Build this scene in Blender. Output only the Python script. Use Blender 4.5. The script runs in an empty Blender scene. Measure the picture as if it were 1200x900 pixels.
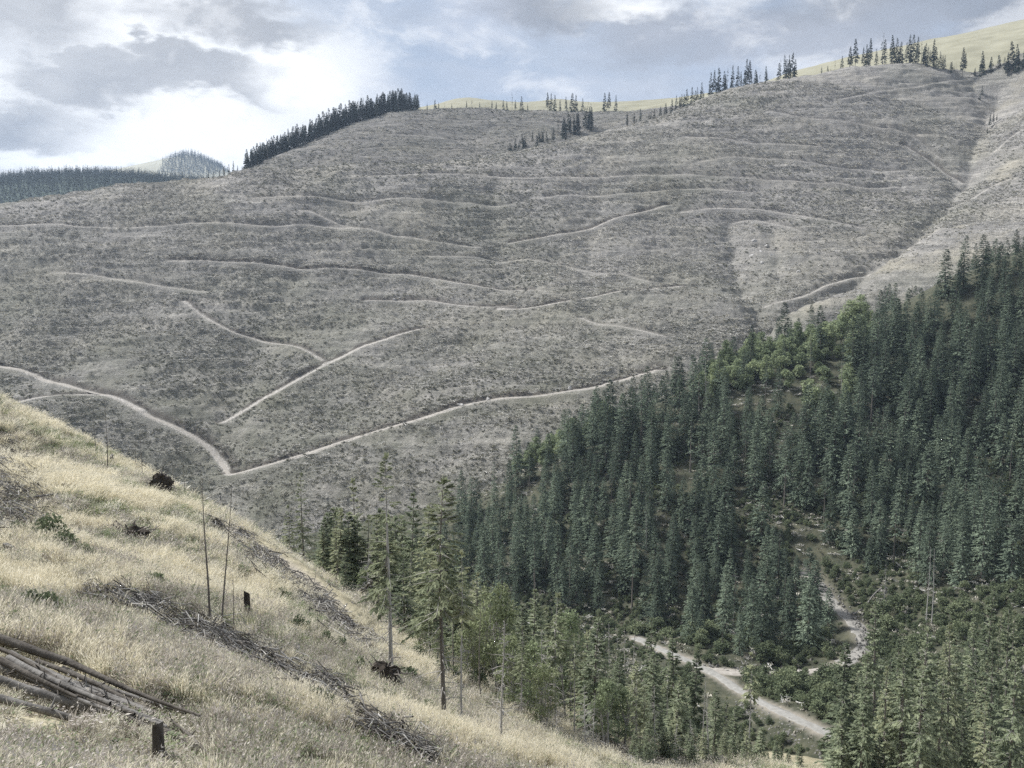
import bpy, math, random
import numpy as np
from mathutils import Vector
from mathutils.kdtree import KDTree

# ------------------------------------------------------------------ camera, light, exposure
scn = bpy.context.scene
COL = scn.collection
PITCH = math.radians(6.0)
FPX = 1153.0                       # focal length in pixels of the 1200 px wide photograph
cam_d = bpy.data.cameras.new('camera')
cam = bpy.data.objects.new('camera', cam_d)
COL.objects.link(cam)
cam_d.sensor_width = 36.0
cam_d.lens = 36.0 * FPX / 1200.0
cam_d.clip_start = 0.1
cam_d.clip_end = 30000
cam.location = (0, 0, 0)           # eye level is z = 0; the ground falls away below
cam.rotation_euler = (math.radians(90) - PITCH, 0, 0)
scn.camera = cam

SUN_EL = math.radians(48)
SUN_AZ = math.radians(-62)         # left of the view direction (+y), in front of the camera
sd = bpy.data.lights.new('sun', 'SUN')
sun = bpy.data.objects.new('sun', sd)
COL.objects.link(sun)
sd.energy = 3.6
sd.angle = math.radians(10)
sd.color = (1.0, 0.985, 0.965)
sdir = Vector((math.sin(SUN_AZ) * math.cos(SUN_EL), math.cos(SUN_AZ) * math.cos(SUN_EL), math.sin(SUN_EL)))
sun.rotation_euler = sdir.to_track_quat('Z', 'Y').to_euler()
sun.location = (0, 0, 300)

scn.render.engine = 'CYCLES'
scn.cycles.max_bounces = 6
scn.cycles.diffuse_bounces = 4
scn.cycles.glossy_bounces = 1
scn.cycles.transmission_bounces = 4
scn.cycles.transparent_max_bounces = 8
scn.cycles.volume_bounces = 0
scn.cycles.use_denoising = False
scn.cycles.sample_clamp_indirect = 4
scn.view_settings.view_transform = 'Standard'
scn.view_settings.look = 'None'
scn.view_settings.gamma = 1.0
scn.view_settings.exposure = 1.07

def ray(px, py):
    u = (px - 600.0) / FPX
    v = (450.0 - py) / FPX
    cp, sp = math.cos(PITCH), math.sin(PITCH)
    return np.array([u, cp + v * sp, -sp + v * cp])

def P(px, py, t):
    return ray(px, py) * t

def project(x, y, z):
    cp, sp = math.cos(PITCH), math.sin(PITCH)
    d = y * cp - z * sp
    up = y * sp + z * cp
    d = np.where(np.abs(d) < 1e-3, 1e-3, d)
    return 600 + FPX * x / d, 450 - FPX * up / d, d

# ---- the sky: blue daylight sky with broken overcast
def make_world():
    w = bpy.data.worlds.new('World')
    scn.world = w
    w.use_nodes = True
    nt = w.node_tree
    nt.nodes.clear()
    N, L = nt.nodes.new, nt.links.new
    out = N('ShaderNodeOutputWorld')
    bg = N('ShaderNodeBackground')
    L(bg.outputs[0], out.inputs[0])
    sky = N('ShaderNodeTexSky')
    sky.sky_type = 'NISHITA'
    sky.sun_disc = False
    sky.sun_elevation = SUN_EL
    sky.sun_rotation = SUN_AZ
    sky.altitude = 1200
    tc = N('ShaderNodeTexCoord')

    def math_(op, a, b=None, clamp=False):
        n = N('ShaderNodeMath'); n.operation = op; n.use_clamp = clamp
        for i, v in enumerate((a, b)):
            if v is None: continue
            if isinstance(v, (int, float)): n.inputs[i].default_value = v
            else: L(v, n.inputs[i])
        return n.outputs[0]
    def vmath(op, a, b):
        n = N('ShaderNodeVectorMath'); n.operation = op
        for i, v in enumerate((a, b)):
            if isinstance(v, tuple): n.inputs[i].default_value = v
            elif v is not None: L(v, n.inputs[i])
        return n
    def noise(vec, scale, detail, rough, dist=0.0):
        n = N('ShaderNodeTexNoise'); n.inputs['Scale'].default_value = scale
        n.inputs['Detail'].default_value = detail; n.inputs['Roughness'].default_value = rough
        n.inputs['Distortion'].default_value = dist
        L(vec, n.inputs['Vector']); return n
    def smooth(v, a, b):
        n = N('ShaderNodeMapRange'); n.interpolation_type = 'SMOOTHSTEP'
        L(v, n.inputs['Value'])
        n.inputs['From Min'].default_value = a; n.inputs['From Max'].default_value = b
        return n.outputs[0]
    def mixc(f, a, b):
        n = N('ShaderNodeMix'); n.data_type = 'RGBA'
        if isinstance(f, (int, float)): n.inputs[0].default_value = f
        else: L(f, n.inputs[0])
        for i, v in ((6, a), (7, b)):
            if isinstance(v, tuple): n.inputs[i].default_value = (*v, 1)
            else: L(v, n.inputs[i])
        return n.outputs[2]

    D = tc.outputs['Generated']
    st = vmath('MULTIPLY', D, (1.0, 1.0, 2.1)).outputs[0]
    wob = noise(st, 7.0, 4, 0.62)
    wobv = vmath('SUBTRACT', wob.outputs['Color'], (0.5, 0.5, 0.5)).outputs[0]
    wsc = vmath('SCALE', wobv, None); wsc.inputs[3].default_value = 0.085
    wob2 = noise(st, 22.0, 5, 0.6)
    wv2 = vmath('SUBTRACT', wob2.outputs['Color'], (0.5, 0.5, 0.5)).outputs[0]
    ws2 = vmath('SCALE', wv2, None); ws2.inputs[3].default_value = 0.055
    DW = vmath('ADD', vmath('ADD', D, wsc.outputs[0]).outputs[0], ws2.outputs[0]).outputs[0]

    def blob(px, py, rx, ry, soft=0.55):
        d = ray(px, py); d = d / np.linalg.norm(d)
        s = vmath('SUBTRACT', DW, tuple(float(q) for q in d)).outputs[0]
        s = vmath('MULTIPLY', s, (FPX / rx, FPX / rx, FPX / ry)).outputs[0]
        ln = vmath('LENGTH', s, None).outputs[1]
        return smooth(ln, 1.0 + soft, 1.0 - soft)
    def union(bs):
        r = bs[0]
        for b in bs[1:]: r = math_('MAXIMUM', r, b)
        return r

    big = noise(st, 2.6, 5, 0.56, 0.3).outputs['Fac']
    fine = noise(st, 11.0, 6, 0.62, 0.3).outputs['Fac']
    # layer 0: blue sky scaled to daylight
    b0 = vmath('SCALE', sky.outputs[0], None); b0.inputs[3].default_value = 0.06
    blue = mixc(0.8, b0.outputs[0], (0.22, 0.25, 0.305))
    # layer 1: high veil of pale cloud, opening to blue where the noise is low
    veil = smooth(big, 0.34, 0.60)
    holes = union([blob(470, 45, 150, 75), blob(800, 70, 200, 60), blob(620, 60, 150, 55)])
    veil = math_('SUBTRACT', veil, math_('MULTIPLY', holes, math_('MULTIPLY', fine, 0.9)), True)
    shade = smooth(fine, 0.36, 0.64)
    cloudcol = mixc(shade, (0.23, 0.245, 0.275), (0.43, 0.44, 0.46))
    c = mixc(veil, blue, cloudcol)
    # layer 2: thin bright edges where the sun stands behind the cloud
    glow = union([blob(215, 145, 110, 55), blob(130, 30, 180, 60), blob(330, 95, 90, 60), blob(170, 185, 150, 20),
                  blob(720, 12, 55, 14), blob(40, 100, 60, 30)])
    c = mixc(math_('MULTIPLY', glow, 0.92), c, (0.54, 0.547, 0.555))
    # layer 3: grey cumulus bodies below the veil
    dark = union([blob(190, 108, 130, 26, 0.3), blob(275, 92, 75, 20, 0.3), blob(95, 88, 65, 26, 0.3), blob(190, 70, 40, 16, 0.3), blob(60, 150, 85, 30),
                  blob(260, 28, 90, 20), blob(1100, 8, 200, 34), blob(30, 8, 80, 45), blob(640, 20, 70, 22), blob(800, 40, 90, 22), blob(950, 30, 120, 30)])
    dk = math_('MULTIPLY', dark, math_('ADD', math_('MULTIPLY', fine, 0.9), 0.35), True)
    c = mixc(math_('MULTIPLY', dk, 0.85), c, (0.125, 0.131, 0.148))
    mid = union([blob(560, 30, 60, 40), blob(880, 50, 180, 30), blob(700, 100, 180, 16), blob(420, 110, 80, 30)])
    c = mixc(math_('MULTIPLY', mid, math_('MULTIPLY', fine, 0.75)), c, (0.30, 0.32, 0.37))
    c = mixc(math_('MULTIPLY', smooth(fine, 0.52, 0.70), 0.5), c, (0.50, 0.505, 0.515))
    low = union([blob(205, 165, 105, 32, 0.6), blob(130, 188, 130, 14, 0.6), blob(235, 132, 60, 16, 0.5), blob(345, 95, 45, 28, 0.6)])
    c = mixc(math_('MULTIPLY', low, 0.9), c, (0.55, 0.557, 0.565))
    L(c, bg.inputs[0])
    bg.inputs[1].default_value = 1.0
    w.cycles.sampling_method = 'MANUAL'; w.cycles.sample_map_resolution = 256
make_world()

# ------------------------------------------------------------------ helpers
def tag(o, label=None, cat=None, group=None, kind=None):
    if label: o['label'] = label
    if cat: o['category'] = cat
    if group: o['group'] = group
    if kind: o['kind'] = kind
    return o

def mesh_from(name, V, F, mats=None, smooth=False, midx=None):
    V = np.asarray(V, dtype=np.float32).reshape(-1, 3)
    F = np.asarray(F, dtype=np.int32)
    me = bpy.data.meshes.new(name)
    k = F.shape[1]
    me.vertices.add(len(V)); me.vertices.foreach_set('co', V.ravel())
    me.loops.add(F.size); me.loops.foreach_set('vertex_index', F.ravel())
    me.polygons.add(len(F))
    me.polygons.foreach_set('loop_start', np.arange(0, F.size, k, dtype=np.int32))
    if mats:
        for m in (mats if isinstance(mats, (list, tuple)) else [mats]): me.materials.append(m)
    if midx is not None: me.polygons.foreach_set('material_index', np.asarray(midx, dtype=np.int32))
    me.polygons.foreach_set('use_smooth', np.full(len(F), bool(smooth)))
    me.update(calc_edges=True)
    return me

def obj(name, me, parent=None, loc=None, rot=None, scale=None):
    o = bpy.data.objects.new(name, me)
    COL.objects.link(o)
    if parent: o.parent = parent
    if loc is not None: o.location = loc
    if rot is not None: o.rotation_euler = rot
    if scale is not None: o.scale = (scale,) * 3 if isinstance(scale, (int, float)) else scale
    return o

def empty(name, loc, rz=0.0, scale=1.0):
    o = bpy.data.objects.new(name, None)
    COL.objects.link(o)
    o.empty_display_size = 0.2
    o.location = loc; o.rotation_euler = (0, 0, rz)
    o.scale = (scale,) * 3 if isinstance(scale, (int, float)) else scale
    return o

# value noise on a hashed lattice, vectorised
def _hash(ix, iy, seed):
    h = (ix.astype(np.int64) * 374761393 + iy.astype(np.int64) * 668265263 + seed * 982451653) & 0xFFFFFFFF
    h = ((h ^ (h >> 13)) * 1274126177) & 0xFFFFFFFF
    return ((h ^ (h >> 16)) & 0xFFFF) / 65535.0
def vnoise(x, y, seed=0):
    ix, iy = np.floor(x), np.floor(y)
    fx, fy = x - ix, y - iy
    fx = fx * fx * (3 - 2 * fx); fy = fy * fy * (3 - 2 * fy)
    a = _hash(ix, iy, seed); b = _hash(ix + 1, iy, seed)
    c = _hash(ix, iy + 1, seed); d = _hash(ix + 1, iy + 1, seed)
    return (a + (b - a) * fx) * (1 - fy) + (c + (d - c) * fx) * fy - 0.5
def fbm(x, y, seed=0, octv=4, gain=0.5):
    r, a, f = 0.0, 1.0, 1.0
    for i in range(octv):
        r = r + a * vnoise(x * f + 17.3 * i, y * f - 9.1 * i, seed + i)
        a *= gain; f *= 2.03
    return r

def in_poly(px, py, poly):
    px, py = np.asarray(px, float), np.asarray(py, float)
    r = np.zeros(px.shape, bool)
    n = len(poly)
    for i in range(n):
        x0, y0 = poly[i]; x1, y1 = poly[(i + 1) % n]
        if y0 == y1: continue
        c = ((y0 > py) != (y1 > py)) & (px < (x1 - x0) * (py - y0) / (y1 - y0) + x0)
        r ^= c
    return r

# ------------------------------------------------------------------ the terrain: smooth hills through surveyed points
class Hill:
    def __init__(self, pix, xyz=(), name='', seed=0, amp=0.0, freq=0.05, lim=None):
        pts = [P(*p) for p in pix] + [np.array(q, float) for q in xyz]
        A = np.array(pts)
        self.s = max(np.ptp(A[:, 0]), np.ptp(A[:, 1]))
        self.c = A[:, :2].mean(0)
        X = (A[:, :2] - self.c) / self.s
        n = len(X)
        r2 = ((X[:, None] - X[None]) ** 2).sum(-1)
        K = 0.5 * r2 * np.log(r2 + 1e-12) + np.eye(n) * 2e-5
        Q = np.hstack([np.ones((n, 1)), X])
        M = np.zeros((n + 3, n + 3)); M[:n, :n] = K; M[:n, n:] = Q; M[n:, :n] = Q.T
        self.w = np.linalg.solve(M, np.concatenate([A[:, 2], np.zeros(3)]))
        self.X = X
        self.name, self.seed, self.amp, self.freq, self.ditch = name, seed, amp, freq, []
    def base(self, x, y):
        x, y = np.asarray(x, float), np.asarray(y, float)
        sh = x.shape
        p = (np.stack([x.ravel(), y.ravel()], -1) - self.c) / self.s
        out = np.empty(len(p))
        for i in range(0, len(p), 40000):
            q = p[i:i + 40000]
            r2 = ((q[:, None] - self.X[None]) ** 2).sum(-1)
            out[i:i + 40000] = (0.5 * r2 * np.log(r2 + 1e-12)) @ self.w[:-3] + self.w[-3] + q @ self.w[-2:]
        return out.reshape(sh)
    def __call__(self, x, y):
        z = self.base(x, y)
        if self.amp:
            z = z + self.amp * fbm(x * self.freq, y * self.freq, self.seed, 5, 0.5)
        for c, depth, w in self.ditch:
            z = z - self.cutdepth(np.asarray(x, float), np.asarray(y, float), c, depth, w)
        return z
    def cutdepth(self, x, y, c, depth, w):
        """a water-cut channel along a line: V-shaped, deepest at the line"""
        out = np.zeros(x.size); X, Y = x.ravel(), y.ravel()
        lo, hi = c.min(0) - 3 * w, c.max(0) + 3 * w
        ii = np.nonzero((X > lo[0]) & (X < hi[0]) & (Y > lo[1]) & (Y < hi[1]))[0]
        for k in range(0, len(ii), 40000):
            j = ii[k:k + 40000]
            d = np.sqrt(((X[j][:, None] - c[None, :, 0]) ** 2 + (Y[j][:, None] - c[None, :, 1]) ** 2).min(1))
            out[j] = depth * np.exp(-(d / w) ** 1.3)
        return out.reshape(x.shape)

# the near slope the camera stands on
NEAR = Hill([(0, 900, 16), (0, 800, 22), (0, 690, 40), (0, 600, 65), (0, 530, 95), (0, 472, 130),
             (110, 525, 122), (200, 578, 116), (300, 634, 106), (380, 694, 98),
             (150, 700, 42), (300, 900, 20), (300, 800, 30), (300, 715, 52), (300, 660, 76),
             (515, 900, 27), (515, 850, 46), (430, 760, 66), (650, 900, 44), (650, 870, 58), (760, 905, 64), (900, 905, 90)],
            [(0, 0, -2.2), (-30, 0, 10), (-60, 40, 10), (20, 0, -11), (50, 30, -30), (-110, 100, 12), (-150, 150, 10), (-130, 200, -22), (-95, 190, -34),
             (-60, 175, -48), (-30, 160, -62), (0, 125, -60), (35, 145, -74), (60, 190, -96), (-25, 220, -98), (0, 300, -125), (-110, 270, -90),
             (-180, 300, -80), (-70, 330, -125), (100, 100, -72), (120, 55, -62), (160, 150, -98), (110, 240, -120), (-200, 400, -130), (-300, 350, -80),
             (0, 420, -150), (200, 300, -150), (-14, 105, -45), (12, 90, -44)], 'near', 3, 0.9, 0.09)
# valley floor and the forested hill on the right
RIGHT = Hill([(700, 742, 312), (700, 640, 360), (700, 560, 400), (700, 515, 432), (850, 700, 320), (850, 600, 355), (850, 500, 400), (850, 432, 445),
              (1000, 690, 302), (1000, 600, 340), (1000, 500, 385), (1000, 405, 445), (1200, 690, 272), (1200, 600, 320), (1200, 500, 365), (1200, 400, 420), (1200, 294, 485),
              (1100, 690, 285), (1100, 340, 470), (560, 660, 385), (560, 600, 425), (780, 765, 270), (880, 787, 256), (975, 864, 206), (960, 787, 258), (1010, 745, 272), (1080, 800, 235),
              (640, 545, 425), (945, 640, 328)],
             [(-45, 470, -112), (-60, 400, -120), (-40, 350, -120), (40, 505, -100), (120, 560, -92), (200, 620, -70), (260, 600, -40), (330, 640, -5),
              (60, 150, -108), (0, 200, -118), (-150, 400, -125), (-150, 520, -125), (160, 150, -88), (120, 180, -92), (250, 200, -72), (330, 300, -40), (360, 420, 8), (380, 520, 20), (400, 620, 10),
              (-60, 560, -125), (50, 620, -120)], 'right', 11, 3.0, 0.03)
# the big clear-cut mountain face
CLEAR = Hill([(0, 243, 820), (-150, 262, 800), (120, 226, 840), (220, 214, 850), (300, 200, 862), (450, 191, 885), (600, 184, 905), (720, 154, 935), (800, 136, 950), (850, 120, 965), (900, 101, 980),
              (1000, 86, 1000), (1100, 82, 1010), (1160, 88, 1012),
              (0, 350, 705), (-150, 350, 705), (200, 340, 715), (450, 335, 735), (600, 290, 790), (800, 250, 825), (1000, 190, 880), (1080, 160, 915), (780, 345, 690), (650, 390, 650), (620, 330, 730),
              (860, 300, 775), (880, 340, 715), (930, 290, 765), (960, 250, 810),
              (0, 432, 605), (-150, 430, 605), (150, 472, 572), (268, 558, 528), (380, 470, 595), (450, 505, 548), (560, 476, 565), (700, 448, 585), (860, 400, 620), (890, 375, 645), (1000, 325, 712), (1075, 262, 785), (1128, 195, 880), (1160, 115, 985),
              (60, 520, 530), (340, 580, 500), (480, 580, 492), (620, 510, 530)],
             [(-200, 450, -150), (0, 400, -155), (-330, 480, -120), (200, 400, -150), (200, 540, -90), (300, 600, -60), (380, 640, -10), (460, 740, 80), (500, 900, 165),
              (-480, 950, 50), (-250, 1000, 62), (-100, 1020, 80), (60, 1050, 120), (200, 1120, 180), (300, 1150, 195), (480, 1150, 210), (520, 1040, 205),
              (-480, 1150, 0), (0, 1250, 60), (400, 1350, 150)], 'clear', 23, 5.0, 0.022)
# slope on the far side of the gully, upper right
GULLY = Hill([(1140, 205, 860), (1165, 125, 970), (1172, 88, 990), (1200, 52, 1010), (1300, 5, 1010), (1200, 180, 850), (1200, 260, 740), (1085, 275, 760), (1135, 265, 750), (1010, 330, 692), (1100, 320, 660), (900, 385, 628), (960, 375, 600), (1300, 250, 700), (1300, 150, 850), (1170, 180, 880)],
             [(150, 640, -60), (300, 800, 20), (360, 880, 70), (400, 960, 130), (440, 1020, 180), (250, 560, -60), (330, 560, -20), (420, 560, 10), (520, 640, 60), (560, 1100, 240), (650, 900, 230), (100, 800, -80), (250, 950, 20), (300, 1050, 50), (345, 1110, 90), (395, 1110, 150)], 'gully', 31, 4.0, 0.024)
# second ridge behind
BACK = Hill([(300, 200, 1000), (350, 178, 1060), (400, 158, 1100), (450, 143, 1130), (490, 133, 1160), (560, 132, 1200), (640, 132, 1240), (720, 132, 1290), (800, 125, 1330), (450, 190, 1010), (600, 182, 1040), (550, 160, 1110), (700, 160, 1130), (260, 215, 960), (640, 165, 1090), (680, 175, 1040)],
            [(-400, 1000, 40), (-500, 1200, 0), (-100, 950, 70), (60, 950, 80), (160, 980, 130), (-200, 1350, 190), (0, 1450, 220), (200, 1500, 250), (-400, 1300, 60), (250, 1200, 210)], 'back', 41, 4.0, 0.02)
# open mountain pasture on the skyline
PASTURE = Hill([(560, 116, 2050), (545, 114, 2050), (500, 126, 2020), (460, 140, 2000), (600, 122, 2050), (650, 117, 2100), (700, 121, 2050), (760, 119, 2000), (820, 113, 1950), (880, 104, 1900), (930, 84, 1850), (1000, 66, 1800), (1100, 45, 1750), (1200, 24, 1700), (1350, -20, 1700),
                (545, 140, 1700), (700, 140, 1700), (900, 110, 1600), (1000, 90, 1500), (1200, 50, 1450), (350, 175, 1900), (1350, 20, 1400)],
               [(-700, 1900, 50), (-300, 2500, 160), (300, 2500, 280), (900, 2300, 440), (0, 1400, 120), (500, 1300, 180), (800, 1250, 250)], 'pasture', 53, 7.0, 0.006)
# distant wooded hill on the left and the summit behind it
WOODED = Hill([(0, 214, 2300), (-150, 226, 2300), (60, 206, 2350), (105, 203, 2400), (150, 210, 2420), (200, 216, 2420), (250, 221, 2400), (320, 230, 2400), (0, 245, 1800), (150, 235, 1850), (300, 240, 1900)],
              [(-1500, 1500, 50), (-900, 1300, -20), (-300, 1300, -20), (-1300, 2800, 200), (-800, 2900, 150), (-300, 2900, 100)], 'wooded', 61, 16.0, 0.005)
SUMMIT = Hill([(90, 206, 4300), (130, 201, 4300), (170, 193, 4300), (200, 186, 4300), (222, 181, 4300), (245, 190, 4300), (275, 205, 4300), (330, 220, 4300), (0, 215, 4300), (-150, 225, 4300), (222, 205, 3900), (150, 210, 3900), (300, 222, 3900)],
              [(-2500, 4200, 300), (-1500, 3300, 100), (-600, 3300, 100), (-1200, 5200, 200), (-2200, 5200, 200), (-500, 5000, 200)], 'summit', 71, 10.0, 0.004)

HILLS = [NEAR, RIGHT, CLEAR, GULLY, BACK, PASTURE, WOODED, SUMMIT]
RANGE = {  # azimuth range (deg), distance range (m)
    'near': (-48, 48, 2.0, 430), 'right': (-22, 46, 120, 660), 'clear': (-40, 34, 420, 1150), 'gully': (8, 40, 560, 1150),
    'back': (-26, 10.5, 930, 1500), 'pasture': (-26, 38, 1300, 2450), 'wooded': (-42, -6, 1500, 2900), 'summit': (-42, -4, 3300, 5200)}
def within(h, x, y):
    a0, a1, r0, r1 = RANGE[h.name]
    az = np.degrees(np.arctan2(x, y)); r = np.hypot(x, y)
    return (az >= a0) & (az <= a1) & (r >= r0) & (r <= r1)
def ground(x, y, hills=None, noise=True):
    x, y = np.atleast_1d(np.asarray(x, float)), np.atleast_1d(np.asarray(y, float))
    z = np.full(x.shape, -400.0)
    for h in (hills or HILLS):
        m = within(h, x, y)
        if m.any():
            z[m] = np.maximum(z[m], (h(x[m], y[m]) if noise else h.base(x[m], y[m])))
    return z
def hit(px, py, hills=None, t0=8.0, t1=5200.0):
    """where the sight line through a pixel first meets the ground"""
    d = ray(px, py)
    t = t0 * (t1 / t0) ** np.linspace(0, 1, 700)
    g = d[2] * t - ground(d[0] * t, d[1] * t, hills)
    i = np.argmax(g < 0)
    if not (g < 0).any(): return None
    if i == 0: return d * t[0]
    a, b = t[i - 1], t[i]
    ts = np.linspace(a, b, 24)
    gs = d[2] * ts - ground(d[0] * ts, d[1] * ts, hills)
    j = max(np.argmax(gs < 0), 1)
    k = gs[j - 1] / (gs[j - 1] - gs[j] + 1e-9)
    return d * (ts[j - 1] + (ts[j] - ts[j - 1]) * k)

# channels cut by water into the felled slopes
for pix, depth, w in [([(1168, 105), (1152, 155), (1134, 203), (1108, 236), (1064, 280), (1004, 320), (945, 350), (892, 378), (872, 402)], 9.0, 9.0), ([(852, 255), (858, 285), (872, 325), (890, 370)], 7.0, 11.0),
                      ([(905, 255), (915, 295), (900, 340), (892, 372)], 4.0, 7.0), ([(1075, 165), (1105, 200), (1125, 218)], 3.5, 6.0), ([(700, 220), (690, 300), (700, 380), (740, 430)], 4.0, 14.0), ([(420, 230), (330, 350), (268, 470), (262, 530)], 5.0, 16.0), ([(580, 210), (575, 260), (600, 330)], 4.0, 12.0), ([(160, 260), (110, 350), (60, 430)], 4.0, 14.0)]:
    A = [q for q in (hit(a, b, [CLEAR, GULLY], 440) for a, b in pix) if q is not None]
    C = np.vstack([np.linspace(A[i][:2], A[i + 1][:2], 14) for i in range(len(A) - 1)])
    C = C + np.stack([fbm(C[:, 0] * 0.04, C[:, 1] * 0.04, 7, 2), fbm(C[:, 0] * 0.04, C[:, 1] * 0.04, 9, 2)], -1) * 9
    for h in (CLEAR, GULLY): h.ditch.append((C, depth, w))

# ------------------------------------------------------------------ materials
def mat(name):
    m = bpy.data.materials.new(name); m.use_nodes = True
    nt = m.node_tree
    b = nt.nodes['Principled BSDF']
    b.inputs['Roughness'].default_value = 0.9
    b.inputs['Specular IOR Level'].default_value = 0.15
    return m, nt, b
def n_noise(nt, scale, detail=6, rough=0.6, vec=None, dist=0.0):
    n = nt.nodes.new('ShaderNodeTexNoise')
    n.inputs['Scale'].default_value = scale; n.inputs['Detail'].default_value = detail
    n.inputs['Roughness'].default_value = rough; n.inputs['Distortion'].default_value = dist
    if vec: nt.links.new(vec, n.inputs['Vector'])
    return n.outputs['Fac']
def n_ramp(nt, fac, stops):
    r = nt.nodes.new('ShaderNodeValToRGB')
    e = r.color_ramp.elements
    while len(e) < len(stops): e.new(0.5)
    for el, (p, c) in zip(e, stops): el.position = p; el.color = (*c, 1)
    nt.links.new(fac, r.inputs[0]); return r.outputs[0]
def n_mix(nt, f, a, b, mode='MIX'):
    n = nt.nodes.new('ShaderNodeMix'); n.data_type = 'RGBA'; n.blend_type = mode
    if isinstance(f, (int, float)): n.inputs[0].default_value = f
    else: nt.links.new(f, n.inputs[0])
    for i, v in ((6, a), (7, b)):
        if isinstance(v, tuple): n.inputs[i].default_value = (*v, 1)
        else: nt.links.new(v, n.inputs[i])
    return n.outputs[2]
def n_pos(nt, scale=(1, 1, 1)):
    g = nt.nodes.new('ShaderNodeNewGeometry')
    m = nt.nodes.new('ShaderNodeVectorMath'); m.operation = 'MULTIPLY'
    nt.links.new(g.outputs['Position'], m.inputs[0]); m.inputs[1].default_value = scale
    return m.outputs[0]
def n_obj(nt, scale=(1, 1, 1)):
    g = nt.nodes.new('ShaderNodeTexCoord')
    m = nt.nodes.new('ShaderNodeVectorMath'); m.operation = 'MULTIPLY'
    nt.links.new(g.outputs['Object'], m.inputs[0]); m.inputs[1].default_value = scale
    return m.outputs[0]
def n_bump(nt, b, h, strength, dist):
    n = nt.nodes.new('ShaderNodeBump'); n.inputs['Strength'].default_value = strength; n.inputs['Distance'].default_value = dist
    nt.links.new(h, n.inputs['Height']); nt.links.new(n.outputs[0], b.inputs['Normal'])
def n_attr(nt, name):
    a = nt.nodes.new('ShaderNodeAttribute'); a.attribute_name = name; return a.outputs['Fac']
def n_rand(nt):
    return nt.nodes.new('ShaderNodeObjectInfo').outputs['Random']

def slash_ground(name, tint=1.0, warm=-0.08):
    """felled slope: bleached branches, straw and bare soil in patches, drawn out along the contour"""
    m, nt, b = mat(name)
    band = n_noise(nt, 1.0, 4, 0.66, n_pos(nt, (0.035, 0.035, 0.42)), 0.4)
    fine = n_noise(nt, 1.0, 4, 0.7, n_pos(nt, (0.85, 0.85, 1.3)), 0.6)
    patch = n_noise(nt, 0.012, 3, 0.55, n_pos(nt))
    t = tint
    c1 = n_ramp(nt, fine, [(0.25, (0.040 * t, 0.039 * t, 0.038 * t)), (0.42, (0.14 * t, 0.136 * t, 0.13 * t)), (0.56, (0.26 * t, 0.25 * t, 0.235 * t)), (0.68, (0.52 * t, 0.50 * t, 0.465 * t))])
    c2 = n_ramp(nt, band, [(0.32, (0.060 * t, 0.056 * t, 0.052 * t)), (0.48, (0.19 * t, 0.178 * t, 0.162 * t)), (0.66, (0.40 * t, 0.375 * t, 0.335 * t))])
    c = n_mix(nt, 0.45, c1, c2)
    green = n_ramp(nt, patch, [(0.45, (0, 0, 0)), (0.68, (1, 1, 1))])
    c = n_mix(nt, n_mix(nt, 0.30, (0, 0, 0), green), c, (0.13 * t, 0.135 * t, 0.085 * t))
    strawf = n_ramp(nt, n_noise(nt, 0.02, 3, 0.6, n_pos(nt, (1, 1, 1.6))), [(0.48, (0, 0, 0)), (0.66, (1, 1, 1))])
    c = n_mix(nt, n_mix(nt, 0.30 + warm, (0, 0, 0), strawf), c, (0.34 * t, 0.31 * t, 0.24 * t))
    sp = nt.nodes.new('ShaderNodeSeparateXYZ'); nt.links.new(n_pos(nt), sp.inputs[0])
    ml = nt.nodes.new('ShaderNodeMapRange'); nt.links.new(sp.outputs[2], ml.inputs[0])
    ml.inputs[1].default_value = 60; ml.inputs[2].default_value = -90
    regrow = nt.nodes.new('ShaderNodeMath'); regrow.operation = 'MULTIPLY'
    nt.links.new(ml.outputs[0], regrow.inputs[0]); nt.links.new(n_ramp(nt, n_noise(nt, 0.03, 4, 0.65, n_pos(nt)), [(0.38, (0.25, 0.25, 0.25)), (0.62, (1, 1, 1))]), regrow.inputs[1])
    c = n_mix(nt, n_mix(nt, 0.62, (0, 0, 0), regrow.outputs[0]), c, (0.105, 0.108, 0.072))      # low green regrowth near the valley
    dirt = n_attr(nt, 'dirt')
    soil = n_ramp(nt, n_noise(nt, 0.5, 3, 0.6, n_pos(nt)), [(0.3, (0.34, 0.315, 0.28)), (0.7, (0.52, 0.49, 0.45))])
    c = n_mix(nt, dirt, c, soil)
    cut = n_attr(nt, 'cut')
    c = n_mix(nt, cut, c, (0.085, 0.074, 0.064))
    nt.links.new(c, b.inputs['Base Color'])
    n_bump(nt, b, fine, 1.0, 1.4)
    return m
def grass_ground(name, a, bcol, s=0.3):
    m, nt, b = mat(name)
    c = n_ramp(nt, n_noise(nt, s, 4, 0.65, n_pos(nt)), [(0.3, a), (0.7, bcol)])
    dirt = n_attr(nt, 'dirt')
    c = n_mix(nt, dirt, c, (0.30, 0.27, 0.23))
    nt.links.new(c, b.inputs['Base Color'])
    n_bump(nt, b, n_noise(nt, s * 4, 3, 0.7, n_pos(nt)), 0.8, 0.3)
    return m
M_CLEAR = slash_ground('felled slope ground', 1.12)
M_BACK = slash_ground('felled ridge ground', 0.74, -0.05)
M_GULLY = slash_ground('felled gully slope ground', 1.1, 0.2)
M_NEAR = grass_ground('near slope soil and litter', (0.17, 0.15, 0.095), (0.40, 0.36, 0.25), 0.5)
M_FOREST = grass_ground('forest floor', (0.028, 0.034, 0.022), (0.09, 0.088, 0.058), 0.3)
M_PAST = grass_ground('mountain pasture', (0.20, 0.188, 0.125), (0.29, 0.275, 0.195), 0.03)
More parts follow.
